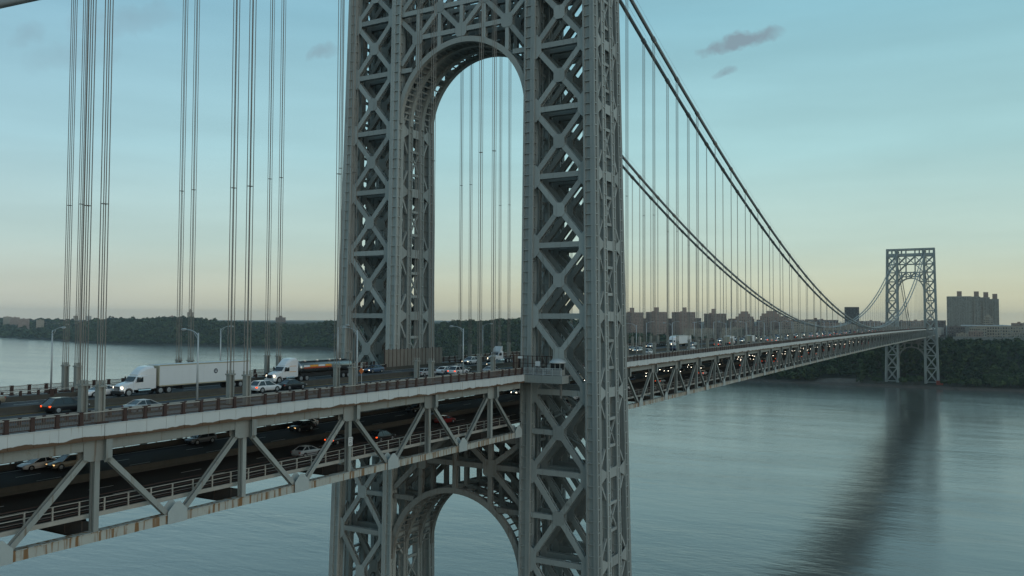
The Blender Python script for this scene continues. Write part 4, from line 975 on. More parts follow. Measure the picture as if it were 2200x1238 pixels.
for sy in (-1, 1):
    # coloured lettering band on the flank, following the curve of the tank
    for xa, xb, m_ in ((-3.2, -4.6, 'sign_white'), (-4.7, -6.6, 'print_orange'), (-6.7, -8.3, 'sign_white'), (-8.4, -9.9, 'print_orange')):
        mb = MB(); secs = []
        for t in (R(6), R(15), R(24)): secs.append([(xa, sy*1.235*math.cos(t), 2.25 + .995*math.sin(t)), (xb, sy*1.235*math.cos(t), 2.25 + .995*math.sin(t)), (xb, sy*1.24*math.cos(t), 2.25 + 1.0*math.sin(t)), (xa, sy*1.24*math.cos(t), 2.25 + 1.0*math.sin(t))])
        mb.loft(secs); mb.build('flank_lettering', m_, tk)
    mb = MB(); secs = []
    for t in (R(-8), R(-1), R(5)): secs.append([(-3.2, sy*1.235*math.cos(t), 2.25 + .995*math.sin(t)), (-9.9, sy*1.235*math.cos(t), 2.25 + .995*math.sin(t)), (-9.9, sy*1.24*math.cos(t), 2.25 + 1.0*math.sin(t)), (-3.2, sy*1.24*math.cos(t), 2.25 + 1.0*math.sin(t))])
    mb.loft(secs); mb.build('flank_stripe', 'print_red', tk)
    for x in (-13.0, -14.3): wheel(E_, x, sy*1.22, .5, .5)
mb = MB(); mb.box((-15.3, -.7, .75), (-3, .7, 1.25)); mb.build('frame', 'plastic_black', E_, fix=False)
place(E_, -44.4, 8.5, False, 'polished tanker truck with white cab and red and orange band on the tank', 'truck')
def box_truck(label, X, y, east, paint='paint_car_white'):
    E_ = bpy.data.objects.new('box_truck', None); col.objects.link(E_)
    mb = MB(); mb.box((-4.2, -1.2, 1.0), (1.9, 1.2, 3.6)); b = mb.build('cargo_box', 'trailer_white', E_, fix=False)
    mb = MB()
    for sy in (-1, 1): mb.box((-4.2, min(sy*1.2, sy*1.22), 3.45), (1.9, max(sy*1.2, sy*1.22), 3.62)); mb.box((-4.2, min(sy*1.2, sy*1.22), .98), (1.9, max(sy*1.2, sy*1.22), 1.12))
    mb.build('edge_rail', 'trailer_edge', b, fix=False)
    mb = MB(); mb.box((-4.23, -1.05, 1.1), (-4.205, 1.05, 3.4)); mb.build('roll_door', 'trailer_edge', E_, fix=False)
    def sec(x, z1, w_=1.05): return [(x, -w_, .55), (x, -w_, z1-.1), (x, -w_+.12, z1), (x, w_-.12, z1), (x, w_, z1-.1), (x, w_, .55)]
    mb = MB(); mb.loft([sec(1.95, 2.35), sec(3.0, 2.3), sec(3.55, 1.5, 1.0), sec(4.2, 1.25, .95)]); mb.build('cab', paint, E_)
    mb = MB(); mb.hexa([(3.58, -.85, 1.53), (3.61, -.85, 1.53), (3.61, .85, 1.53), (3.58, .85, 1.53), (3.05, -.85, 2.2), (3.08, -.85, 2.2), (3.08, .85, 2.2), (3.05, .85, 2.2)]); mb.build('windshield', 'glass_dark', E_)
    for sy in (-1, 1):
        mb = MB(); mb.prism([(2.2, sy*1.055, 1.45), (3.3, sy*1.03, 1.45), (3.0, sy*1.055, 2.15), (2.2, sy*1.055, 2.15)], (0, sy*.01, 0)); mb.build('side_window', 'glass_dark', E_)
        for x in (3.3, -2.6): wheel(E_, x, sy*1.10, .45, .3)
        mb = MB(); mb.box((4.15, min(sy*.6, sy*.9), .85), (4.25, max(sy*.6, sy*.9), 1.05)); mb.build('headlight', 'headlight_lit' if not east else 'headlight_off', E_, fix=False)
        mb = MB(); mb.box((-4.26, min(sy*.8, sy*1.1), .8), (-4.2, max(sy*.8, sy*1.1), .98)); mb.build('taillight', 'taillight_lit' if east else 'taillight_off', E_, fix=False)
    mb = MB(); mb.box((-4.1, -.5, .6), (2.5, .5, .95)); mb.build('chassis', 'plastic_black', E_, fix=False)
    place(E_, X, y, east, label, 'truck')
box_truck('white box truck passing the white semi on the river span', 184.5, -2.3, True)
box_truck('white box truck in the lane beside the south railing of the river span', 203.5, -5.6, True)

# queue of cars beyond the tower, westbound lanes with headlights lit, fewer eastbound
protos = {}
def simple_car(kind, paint, east):           # too far away to show parts: one shared mesh per look
    key = (kind, paint, east); nm = kind if kind != 'pickup' else 'pickup_truck'
    if key not in protos:
        c = car(kind, paint, lit_head=not east, lit_tail=east, wheels=False); me = bpy.data.meshes.new(nm); v, f, mi = [], [], []
        s = SH[kind]; mb = MB()
        for x in (-s['wb'], s['wb']):
            for sy in (-1, 1): mb.tube([(x, sy*(s['W']-.2), s['r']), (x, sy*(s['W']+.012), s['r'])], s['r'], 12)
        mb.build('wheel', 'tyre', c)
        for k, ch in enumerate(KIDS[c.name]):
            b = len(v); v += [tuple(q.co) for q in ch.data.vertices]; f += [tuple(b+i for i in p_.vertices) for p_ in ch.data.polygons]; mi += [k]*len(ch.data.polygons); me.materials.append(M['headlight_far'] if ch.data.materials[0].name == 'headlight_lit' else ch.data.materials[0])
        me.from_pydata(v, [], f); me.polygons.foreach_set('material_index', mi); me.update()
        for ch in KIDS.pop(c.name): bpy.data.objects.remove(ch)
        bpy.data.objects.remove(c); protos[key] = me
    o = bpy.data.objects.new(nm, protos[key]); col.objects.link(o); return o
pal = ['white', 'white', 'silver', 'silver', 'grey', 'black', 'black', 'blue', 'red', 'tan']
cnt = 0
for lane, (y, east) in enumerate(((2.3, False), (5.4, False), (8.6, False), (11.8, False), (-2.3, True), (-5.5, True), (-8.7, True), (-11.9, True))):
    X = (215 if not east else 235) + random.uniform(0, 14)
    while X < SPAN - 25:
        k_ = random.choice(('sedan', 'sedan', 'suv', 'suv', 'pickup')); pc = random.choice(pal)
        if not (east and X < 225):
            c = simple_car(k_, pc, east)
            place(c, X, y + random.uniform(-.25, .25), east, '%s %s in the %s, %s of the river span' % (pc, {'sedan': 'sedan', 'suv': 'suv', 'pickup': 'pickup truck'}[k_], ('lane beside the median', 'second lane from the median', 'third lane from the median', 'lane along the kerb')[lane % 4], 'westbound queue' if not east else 'eastbound side'), {'sedan': 'sedan', 'suv': 'suv', 'pickup': 'pickup'}[k_], ('queue of cars with headlights' if not east else 'cars heading east')); cnt += 1
        X += random.uniform(9, 26) if not east else random.uniform(22, 75)
for X, y, lab in ((330, 8.6, 'white bus like box truck far along the queue'), (352, 5.4, 'white box truck in the queue behind another truck'), (470, 11.8, 'white box truck in the distant queue by the north kerb')):
    pass
# lower roadway traffic
for i, (k_, pc, X, y, e_, lab) in enumerate((('sedan', 'silver', -57.6, -9.4, True, 'silver sedan on the lower roadway behind the rusty railing'), ('suv', 'black', -39.0, 9.8, False, 'black suv with amber lights on the lower roadway'),
    ('sedan', 'black', -46.5, -5.3, True, 'black sedan with red tail lights on the lower roadway'), ('suv', 'black', -41.0, -9.2, True, 'black suv with red tail lights behind the speed sign post'), ('suv', 'tan', -80.3, 10.0, False, 'tan suv with amber headlight on the lower roadway'),
    ('sedan', 'white', -82.5, 12.6, False, 'white sedan beside the tan suv on the lower roadway'), ('suv', 'grey', -57.5, 12.6, False, 'grey suv under the upper deck near the far railing'), ('sedan', 'white', -35.0, 12.6, False, 'white sedan following the black suv on the lower roadway'),
    ('sedan', 'blue', -12.0, 2.5, False, 'blue sedan under the tower on the lower roadway'), ('suv', 'black', -6.0, 10.2, False, 'dark suv under the tower on the lower roadway'), ('sedan', 'red', -18.0, -5.3, True, 'red sedan braking under the tower on the lower roadway'))):
    c = car(k_, pc, (not e_) and i in (1, 4), e_ and i in (2, 3)); place(c, X, y, e_, lab, k_, lvl=LOW)
    for ch in KIDS[c.name]:
        if ch.name.startswith('headlight') and ch.data.materials[0].name == 'headlight_lit': ch.data.materials[0] = M['headlight_dim']
for lane, (y, east) in enumerate(((2.6, False), (7.2, False), (11.6, False), (-7.2, True), (-11.6, True))):
    X = 30 + random.uniform(0, 20)
    while X < 620:
        k_ = random.choice(('sedan', 'suv')); pc = random.choice(pal); c = simple_car(k_, pc, east)
        place(c, X, y, east, '%s %s on the shaded lower roadway %s' % (pc, k_, 'facing the near tower' if not east else 'driving away from the near tower'), k_, 'lower roadway traffic on the river span', LOW); X += random.uniform(14, 40) if not east else random.uniform(25, 60)
# ceiling lamps of the lower roadway
for s in (-1, 1):
    for k in range(30):
        X = -100 + P*1.0*k*1.5 + (6 if s > 0 else 0)
        E_ = tag(MB().box((X-.25, s*7-.12, zc(X)+8.02), (X+.25, s*7+.12, zc(X)+8.22)).box((X-.03, s*7-.03, zc(X)+8.22), (X+.03, s*7+.03, zc(X)+10.0)).build('ceiling_lamp', 'deck_lamp_lit', None, fix=False), '%s small amber ceiling lamp under the upper deck, %s row' % (nth(k+1), 'north' if s > 0 else 'south'), 'lamp', 'ceiling lamps over the lower roadway')

# ------------------------------------------------------------------ river, land, woods
mb = MB(); mb._add([(-1500, -4500, 0), (13000, -4500, 0), (13000, 11000, 0), (-1500, 11000, 0)], [(0, 1, 2, 3)]); wo = mb.build('river', 'soil', None, fix=False); structure(wo)
mt = bpy.data.materials.new('river_water'); mt.use_nodes = True; n = mt.node_tree.nodes; l = mt.node_tree.links; b = n['Principled BSDF']
b.inputs['Base Color'].default_value = (0.128, 0.126, 0.108, 1); b.inputs['IOR'].default_value = 1.333; b.inputs['Specular IOR Level'].default_value = 0.5; b.inputs['Coat Weight'].default_value = 0.55; b.inputs['Coat Roughness'].default_value = 0.16; b.inputs['Coat IOR'].default_value = 1.4
geo = n.new('ShaderNodeNewGeometry')
def nz(scale, sx, sy, rot, det, rg=0.55):
    mp = n.new('ShaderNodeMapping'); mp.inputs['Scale'].default_value = (sx, sy, 1); mp.inputs['Rotation'].default_value = (0, 0, R(rot)); l.new(geo.outputs['Position'], mp.inputs['Vector'])
    t = n.new('ShaderNodeTexNoise'); t.inputs['Scale'].default_value = scale; t.inputs['Detail'].default_value = det; t.inputs['Roughness'].default_value = rg; l.new(mp.outputs[0], t.inputs['Vector']); return t.outputs['Fac']
def mop(op, a, c):
    x = n.new('ShaderNodeMath'); x.operation = op
    for i, v in enumerate((a, c)):
        if isinstance(v, (int, float)): x.inputs[i].default_value = v
        else: l.new(v, x.inputs[i])
    return x.outputs[0]
h1 = nz(0.28, 1.0, 0.45, 62, 5, 0.62); h2 = nz(0.05, 1.0, 0.4, 75, 3)
h3 = nz(0.016, 1.0, 0.45, 70, 3, 0.6)
hh = mop('ADD', mop('ADD', mop('MULTIPLY', h1, 1.15), mop('MULTIPLY', h2, 2.4)), mop('MULTIPLY', h3, 5.0))
bp = n.new('ShaderNodeBump'); bp.inputs['Strength'].default_value = 1.0
sl = n.new('ShaderNodeMapRange'); sl.inputs['From Min'].default_value = 0.35; sl.inputs['From Max'].default_value = 0.68; sl.inputs['To Min'].default_value = 0.05; sl.inputs['To Max'].default_value = 0.22
l.new(nz(0.0035, 3.2, 0.7, 10, 4, 0.6), sl.inputs['Value']); l.new(sl.outputs[0], bp.inputs['Distance']); l.new(hh, bp.inputs['Height']); l.new(bp.outputs[0], b.inputs['Normal']); l.new(bp.outputs[0], b.inputs['Coat Normal'])
rg_ = n.new('ShaderNodeMapRange'); rg_.inputs['To Min'].default_value = 0.09; rg_.inputs['To Max'].default_value = 0.24; l.new(nz(0.0035, 3.2, 0.7, 10, 4, 0.6), rg_.inputs['Value']); l.new(rg_.outputs[0], b.inputs['Roughness'])
wo.data.materials.clear(); wo.data.materials.append(mt)

SH_Y = [-3500, -900, -400, -135, -60, 40, 150, 230, 420, 700, 1000, 1490, 1750, 2140, 2360, 2600, 2927, 3300, 3700, 4600, 9000]
SH_X = [1150, 1075, 1065, 1049, 1038, 1037, 1040, 1047, 1075, 1175, 1330, 1570, 1586, 1561, 1531, 1584, 1690, 1772, 1841, 2060, 3200]
HH_Y = [-3500, -900, -400, -140, 0, 150, 300, 450, 560, 646, 760, 860, 1000, 1480, 1765, 2080, 2520, 2850, 3100, 3500, 4150, 6000, 9000]
HH_Z = [44, 45, 46, 47, 48, 44, 38, 38, 48, 66, 68, 68, 64, 56, 55, 56, 68, 68, 50, 44, 54, 52, 52]
def shore(y): return np.interp(y, SH_Y, SH_X)
def hgt(x, y):
    d = x - shore(y); H = np.interp(y, HH_Y, HH_Z); wdt = np.interp(y, [-3000, -100, 300, 800, 3000, 9000], [190, 170, 190, 200, 260, 600])
    t = np.clip(d/wdt, 0, 1); s_ = t*t*(3-2*t)
    z = 1.6*np.clip(d/3.0, -2, 1) + H*(0.35*np.clip(d/wdt, 0, 1) + 0.65*s_)
    z = z + (np.sin(y*0.0083 + 1.0)*5.5 + np.sin(y*0.0191)*3.0 - 3)*np.clip((d-60)/100, 0, 1)*np.clip((y-900)/300, 0, 1)
    z = z + np.sin(x*0.021 + y*0.013)*2.2*np.clip(d/60, 0, 1) + np.sin(y*0.031)*1.8*np.clip(d/60, 0, 1)
    return z
ys = np.concatenate([np.arange(-3500, -400, 80), np.arange(-400, 1100, 16), np.arange(1100, 4200, 40), np.arange(4200, 9001, 160)])
ds = np.array([-6, 0, 2, 4, 8, 14, 22, 32, 44, 58, 74, 92, 112, 134, 158, 184, 212, 250, 300, 380, 500, 700, 1100, 2000, 4000, 9000])
V = []
for y in ys:
    for d in ds: x = float(shore(y) + d); V.append((x, float(y), float(hgt(x, y)) if d > -5 else -2.5))
nd = len(ds); F = [(i*nd+j, i*nd+j+1, (i+1)*nd+j+1, (i+1)*nd+j) for i in range(len(ys)-1) for j in range(nd-1)]
me = bpy.data.meshes.new('hillside'); me.from_pydata(V, [], F); me.materials.append(M['soil']); me.polygons.foreach_set('use_smooth', [True]*len(F)); ho = bpy.data.objects.new('hillside', me); col.objects.link(ho); structure(ho); fixn(me)
# rocky bank at the waterline
Vb, Fb = [], []
yy = np.arange(-420, 520, 5.0)
for y in yy:
    x = float(shore(y)); j = random.uniform(-2, 1.0); Vb += [(x-5+j, float(y), -0.6), (x-2+j+random.uniform(-.8, .8), float(y), 1.1+random.uniform(-.5, .5)), (x+1.5, float(y), 2.2+random.uniform(-.5, .6)), (x+6, float(y), 3.0)]
for i in range(len(yy)-1):
    for j in range(3): a = i*4+j; Fb.append((a, a+1, a+5, a+4))
me = bpy.data.meshes.new('rocky_bank'); me.from_pydata(Vb, [], Fb); me.materials.append(M['shore_rock']); o = bpy.data.objects.new('rocky_bank', me); col.objects.link(o); structure(o); fixn(me)

Vr, Fr = [], []
for i in range(15):
    for j in range(7):
        y = 60 + i*4.2; d = 6 + j*4.5; x = float(shore(y)) + d + random.uniform(-1.2, 1.2); Vr.append((x, y + random.uniform(-1, 1), float(hgt(x, y)) + (1.5 + random.uniform(0, 3.0))*math.sin(math.pi*(j+0.5)/7)*math.sin(math.pi*(i+0.5)/15) - 0.3))
for i in range(14):
    for j in range(6): a = i*7+j; Fr.append((a, a+1, a+8, a+7))
me = bpy.data.meshes.new('rock_outcrop'); me.from_pydata(Vr, [], Fr); me.materials.append(M['rock_tan']); o = bpy.data.objects.new('rock_outcrop', me); col.objects.link(o); structure(o); fixn(me)
def crowns(C, S, nleaf, leaf, tints):
    """leaf-clump quads spread through each crown; returns verts, faces, colours"""
    n_ = len(C); N_ = n_*nleaf
    u = rng.normal(size=(N_, 3)); u /= np.linalg.norm(u, axis=1)[:, None]; u[:, 2] = np.where(u[:, 2] < -0.45, -u[:, 2], u[:, 2])
    lump = 1 + 0.16*np.sin(u[:, 0]*5 + np.repeat(rng.uniform(0, 6, n_), nleaf)) + 0.14*np.sin(u[:, 1]*6 + np.repeat(rng.uniform(0, 6, n_), nleaf))
    rad = np.cbrt(rng.uniform(0.35, 1.0, N_))*lump
    Sx = np.repeat(S, nleaf, axis=0); Cx = np.repeat(C, nleaf, axis=0)
    p = Cx + u*rad[:, None]*Sx
    a = np.cross(u, rng.normal(size=(N_, 3))); a /= np.linalg.norm(a, axis=1)[:, None] + 1e-9
    nrm = u*np.array([1, 1, 1.0]) + np.array([0, 0, 0.25]) + 0.38*rng.normal(size=(N_, 3)); nrm /= np.linalg.norm(nrm, axis=1)[:, None]
    a = a - nrm*(a*nrm).sum(1)[:, None]; a /= np.linalg.norm(a, axis=1)[:, None] + 1e-9; b = np.cross(nrm, a)
    s_ = (leaf*rng.uniform(0.6, 1.35, N_)*Sx.mean(1)/5.0)[:, None]
    v = np.stack([p - a*s_ - b*s_*0.7, p + a*s_*0.8 - b*s_, p + a*s_ + b*s_*0.8, p - a*s_*0.7 + b*s_], 1).reshape(-1, 3)
    f = np.arange(N_*4).reshape(-1, 4)
    t = np.repeat(tints, nleaf, axis=0)*rng.uniform(0.72, 1.28, (N_, 1)); c = np.repeat(t, 4, axis=0)
    return v, f, c
def tint(n_):
    t = rng.uniform(0, 1, (n_, 1)); base = np.array([[0.022, 0.036, 0.018]])*(1-t) + np.array([[0.066, 0.088, 0.036]])*t
    return base*rng.uniform(0.8, 1.2, (n_, 1))
def leaf_object(name, v, f, c, parent=None):
    me = bpy.data.meshes.new(name); me.vertices.add(len(v)); me.vertices.foreach_set('co', v.astype(np.float32).ravel())
    me.loops.add(f.size); me.loops.foreach_set('vertex_index', f.astype(np.int32).ravel()); me.polygons.add(len(f)); me.polygons.foreach_set('loop_start', np.arange(0, f.size, 4, dtype=np.int32)); me.update(calc_edges=True)
    at = me.color_attributes.new('tint', 'FLOAT_COLOR', 'POINT'); at.data.foreach_set('color', np.concatenate([c, np.ones((len(c), 1))], 1).astype(np.float32).ravel())
    me.materials.append(M['foliage']); o = bpy.data.objects.new(name, me); col.objects.link(o); adopt(o, parent); return o
def wood(label, y0, y1, dmax, step, size, nleaf, leaf, keep=None):
    yv = np.arange(y0, y1, step); pts = []
    for y in yv:
        for d in np.arange(7, dmax, step*0.95):
            yj = y + rng.uniform(-.45, .45)*step; dj = d + rng.uniform(-.45, .45)*step; x = shore(yj) + dj
            if keep is not None and not keep(x, yj): continue
            pts.append((x, yj, hgt(x, yj)))
    C = np.array(pts); s_ = size*rng.uniform(0.55, 1.45, len(C)); S = np.stack([s_, s_*rng.uniform(.85, 1.15, len(C)), s_*rng.uniform(0.75, 1.15, len(C))], 1)
    C[:, 2] += S[:, 2]*0.95 + rng.uniform(0.5, 3.5, len(C))
    v, f, c = crowns(C, S, nleaf, leaf, tint(len(C))); o = leaf_object('wood', v, f, c); o['kind'] = 'stuff'; tag(o, label, 'wood'); return len(C)
def clear(x, y):     # keep the tower foot, the anchorage and the building plots free
    if abs(y) < 38 and 1040 < x < 1085: return False
    if abs(y) < 24 and x > 1205: return False
    if x > 1275 and y < 130: return False
    if -60 < y < 60 and x < 1062: return False
    if 62 < y < 116 and x - shore(y) < 32: return False
    return True
wood('dense dark wood covering the river bank under and right of the distant tower', -420, 130, 260, 8.2, 4.5, 84, 0.95, clear)
wood('dark wood on the bank below the brick apartment blocks', 130, 560, 300, 9.5, 5.0, 60, 1.1, None)
wood('dark wooded hill rising beside the near tower portal', 560, 1250, 300, 11.0, 5.6, 52, 1.15, None)
wood('long dark wooded ridge along the far river bank', 1250, 3000, 330, 13, 6.0, 34, 1.5, None)
wood('hazy wooded bank far upriver', 3000, 5600, 420, 22, 8.0, 20, 2.4, None)

def branch_tree(x, y, h, label, group):
    z = float(hgt(x, y)); E_ = empty('tree', (x, y, z), label, 'tree', group)
    mb = MB(); pts = [(x, y, z-0.3), (x+random.uniform(-.2, .2), y+random.uniform(-.2, .2), z+h*0.3), (x+random.uniform(-.4, .4), y+random.uniform(-.4, .4), z+h*0.62)]
    mb.tube(pts, [0.34, 0.26, 0.12], 7)
    for k in range(5):
        t = random.uniform(0, 6.28); b0 = Vector(pts[1]) + (Vector(pts[2])-Vector(pts[1]))*random.uniform(0, .8); mb.tube([b0, b0 + Vector((math.cos(t)*h*.24, math.sin(t)*h*.24, h*.22))], [0.12, 0.04], 5)
    mb.build('trunk', 'bark', E_)
    C = np.array([[x, y, z+h*0.62]] + [[x+random.uniform(-.22, .22)*h, y+random.uniform(-.22, .22)*h, z+h*random.uniform(.45, .8)] for _ in range(4)]); S = np.array([[h*.33, h*.33, h*.34]] + [[h*.2]*3]*4)
    v, f, c = crowns(C, S, 70, 1.5, np.repeat(tint(1), 5, 0)*np.array([[1.1, 1.15, 1.05]])); leaf_object('crown', v, f, c, E_)
for k in range(46):
    y = -175 + k*4.9 + random.uniform(-1.5, 1.5)
    if abs(y) < 40: 
        if abs(y) > 34 or abs(y) < 10 : pass
        else: continue
    branch_tree(float(shore(y)) + random.uniform(7, 13), y, random.uniform(8.5, 13.5), 'rounded green tree, %s along the waterline, %s' % (nth(k+1), 'south of the distant tower' if y < -34 else ('north of the distant tower' if y > 34 else 'between the legs of the distant tower')), 'waterline trees')

# ------------------------------------------------------------------ buildings on the far bank
def building(name, label, cx, cy, z0, w_, d_, h, rot, wm, floors, cols, pent=(), group=None, wfrac=(0.5, 0.55), winm='window_dark', fins=0, cat='building'):
    """w_ is the river-facing width (along local y), d_ the depth (along local x)"""
    E_ = empty(name, (cx, cy, z0), label, cat, group, local=True); E_.rotation_euler.z = R(rot)
    mb = MB(); mb.box((-d_/2, -w_/2, -18), (d_/2, w_/2, h)); mb.box((-d_/2+.3, -w_/2+.3, h), (d_/2-.3, w_/2-.3, h+.05)); 
    for a in ((-d_/2, -w_/2, -d_/2+.3, w_/2), (d_/2-.3, -w_/2, d_/2, w_/2)): mb.box((a[0], a[1], h+.002), (a[2], a[3], h+.9))
    mb.build('wall', wm, E_, fix=False)
    fh = h/floors; mb = MB()
    for fl in range(floors):
        zA = fl*fh + fh*(1-wfrac[1])/2; zB = zA + fh*wfrac[1]
        for s_, n_, ln in ((-1, cols, w_),):
            cw = ln/n_
            for k in range(n_):
                ya = -ln/2 + cw*(k + (1-wfrac[0])/2); mb.box((-d_/2-.05, ya, zA), (-d_/2+.02, ya+cw*wfrac[0], zB))
        nd_ = max(2, int(cols*d_/w_)); cw = d_/nd_
        for s_ in (-1, 1):
            for k in range(nd_):
                xa = -d_/2 + cw*(k + (1-wfrac[0])/2); y_ = sorted((s_*w_/2+s_*.05, s_*w_/2-s_*.02)); mb.box((xa, y_[0], zA), (xa+cw*wfrac[0], y_[1], zB))
    mb.build('window', winm, E_, kind='stuff', fix=False)
    mb = MB(); cw = w_/cols
    for fl in range(floors):
        for k in range(cols):
            if random.random() < 0.38: zA = fl*fh + fh*(0.30 if random.random() < .5 else 0.45); ya = -w_/2 + cw*(k + (1-wfrac[0])/2 + .04); mb.box((-d_/2-.09, ya, zA), (-d_/2-.055, ya+cw*wfrac[0]*.8, zA + fh*0.26))
    mb.build('window_blind', 'window_pale', E_, kind='stuff', fix=False)
    for k in range(fins):
        y_ = -w_/2 + w_*k/(fins-1); mb = MB(); mb.box((-d_/2-.55, y_-.28, -10), (-d_/2+.01, y_+.28, h+.6)); mb.build('pilaster', wm, E_, fix=False)
    for (py, pw, ph, pd) in pent:
        mb = MB(); mb.box((-pd/2, py-pw/2, h), (pd/2, py+pw/2, h+ph)); mb.build('roof_house', wm if h < 60 else 'brick_brown', E_, fix=False)
    return E_
G = 'brick apartment slabs on the hill'
def along(cx, cy): return math.degrees(math.atan2(cy-CAM.y, cx-CAM.x))
for i, (ya, yb, xx, zt, pw, po, lab) in enumerate(((571, 537, 1482, 100, 9.5, -6, 'brown brick apartment slab nearest the tower leg, with one roof house'), (533, 492, 1498, 101, 10, 0, 'brown brick apartment slab with wide front and roof house, second from the tower leg'), (483, 438, 1516, 101, 8.5, 2, 'brown brick apartment slab with tall narrow roof house, third from the tower leg'), (421, 379, 1535, 98, 8.5, -3, 'brown brick apartment slab behind the lamp posts, fourth from the tower leg'))):
    cx, cy = xx, (ya+yb)/2; w_ = (ya-yb)*1.06
    building('apartment_block', lab, cx+9, cy, 52, w_, 17, zt-52, along(cx, cy), 'brick_brown', 16, 14, ((-po, pw, 10.5, 9), (-po+pw*.75, pw*.5, 2.5, 7)), G, (0.42, 0.5), 'window_pale' if False else 'window_dark')
    # projecting wings give the slab its stepped front
    building('apartment_block', 'dark stair wing of the ' + ' '.join(lab.split()[:1] + lab.split()[-6:]).replace(', ', ' '), cx-2.5, cy + w_*0.22, 52, 7.5, 9, zt-52.6, along(cx, cy), 'brick_dark', 16, 3, (), 'stair wings of the apartment slabs', (0.4, 0.5))
building('apartment_block', 'stepped brown brick block with broad roof tower beside the descending cable', 1512, 332, 52, 34, 22, 40, along(1505, 332), 'brick_brown', 14, 9, ((0, 22, 6.5, 14), (0, 15, 11, 10)), None, (0.42, 0.5))
building('apartment_block', 'brown brick block with stepped roof behind the north cable', 1520, 277, 52, 52, 22, 41, along(1515, 277), 'brick_brown', 14, 13, ((6, 34, 6, 14), (4, 20, 11, 10)), None, (0.42, 0.5))
for i, (cy, xx, w_, zt, m_) in enumerate(((600, 1600, 40, 90, 'brick_brown'), (552, 1570, 26, 93, 'brick_dark'), (510, 1620, 40, 92, 'brick_tan'), (462, 1600, 30, 94, 'brick_dark'), (430, 1640, 40, 92, 'brick_brown'), (396, 1600, 26, 90, 'brick_tan'), (365, 1560, 24, 93, 'brick_brown'), (312, 1590, 30, 91, 'brick_dark'), (240, 1560, 34, 90, 'brick_brown'), (222, 1620, 30, 92, 'brick_dark'))):
    building('mid_rise_block', '%s mid rise, %s block filling the gaps behind the brick slabs' % ({'brick_tan': 'tan', 'brick_dark': 'dark brick', 'brick_brown': 'brown brick'}[m_], nth(i+1)), xx, cy, 52, w_, 20, zt-57, along(xx, cy), m_, 13, int(w_/3), ((random.uniform(-6, 6), 6, 4, 6),), 'mid rise blocks behind the slabs', (0.42, 0.5))
for i, (cy, xx, w_, zt, m_) in enumerate(((-52, 1300, 16, 66, 'brick_tan'), (-70, 1330, 20, 69, 'brick_brown'), (-128, 1340, 26, 68, 'brick_tan'), (-155, 1330, 22, 71, 'brick_brown'), (-172, 1350, 24, 74, 'brick_tan'), (-40, 1420, 26, 76, 'brick_dark'), (58, 1330, 18, 70, 'brick_brown'), (84, 1340, 22, 72, 'brick_tan'), (112, 1345, 24, 70, 'brick_dark'), (146, 1350, 24, 71, 'brick_tan'))):
    building('house_block', '%s house block, %s among trees near the far end of the bridge' % ({'brick_tan': 'tan', 'brick_dark': 'dark brick', 'brick_brown': 'brown brick'}[m_], nth(i+1)), xx, cy, 46, w_, 14, zt-46, along(xx, cy), m_, 7, max(4, int(w_/3)), ((0, 4, 2.5, 4),), 'house blocks near the far end of the bridge', (0.42, 0.5))
building('apartment_block', 'dark narrow high rise slab standing alone behind the cable dip', 1742, 165, 70, 28, 24, 43.5, along(1740, 165), 'tower_block_dark', 15, 8, (), None, (0.6, 0.4), 'window_dark', 8)
# low rise masses that fill the skyline between
k = 0
for (cy, xx, w_, zt, m_) in ((610, 1500, 60, 84, 'brick_tan'), (500, 1580, 70, 88, 'brick_dark'), (360, 1600, 50, 88, 'brick_dark'), (238, 1490, 46, 86, 'brick_brown'), (205, 1450, 40, 82, 'brick_tan'), (190, 1560, 50, 86, 'brick_dark'), (160, 1480, 44, 80, 'brick_brown'), (130, 1420, 36, 78, 'brick_tan'), (108, 1540, 40, 84, 'brick_dark'), (82, 1460, 38, 82, 'brick_brown'), (60, 1520, 36, 84, 'brick_dark'), (30, 1500, 40, 85, 'brick_brown'), (0, 1540, 40, 86, 'brick_dark'), (-140, 1500, 40, 82, 'brick_brown'), (-190, 1480, 50, 84, 'brick_tan'), (330, 1420, 40, 70, 'brick_tan'), (280, 1410, 50, 72, 'brick_dark'), (230, 1400, 40, 68, 'brick_tan'), (400, 1440, 60, 68, 'brick_tan')):
    building('low_rise_block', '%s low rise block, %s of the far bank roofs counted from the brick slabs' % ({'brick_tan': 'tan', 'brick_dark': 'dark brick', 'brick_brown': 'brown brick'}[m_], nth(k+1)), xx, cy, 50, w_, 20, zt-50, along(xx, cy), m_, 8, max(4, int(w_/4)), ((random.uniform(-w_*.3, w_*.3), 5, 3, 5),), 'low rise roofs on the far bank', (0.4, 0.45)); k += 1
# four towers in a row
bx = [(-24, 48, 'front'), (-47, 22, 'second'), (-66, 22, 'third'), (-87, 26, 'last')]
bl = ('widest ribbed apartment tower of the row of four, nearest the distant bridge tower', 'second ribbed apartment tower of the row of four', 'third ribbed apartment tower of the row of four', 'last ribbed apartment tower of the row of four, farthest from the bridge tower')
for i, (cy, w_, zt, xx) in enumerate(((-39.5, 40, 130.5, 1606), (-66, 15, 130, 1612), (-81, 15, 129, 1630), (-95.5, 15, 126, 1640))):
    building('apartment_tower', bl[i], xx, cy, 62, w_, 26, zt-62, along(xx, cy), 'alum_facade', 32, int(w_/1.7), ((-1.5 if i else -0.5, 8, 10.5, 8),), 'row of four apartment towers', (0.62, 0.5), 'window_dark', int(w_/3.4))
building('hospital_building', 'long tan institutional building with pale flat roof above the wooded bank', 1425, -110, 48, 80, 26, 29, along(1420, -110), 'brick_tan', 6, 22, ((-30, 9, 7, 9),), None, (0.5, 0.5))
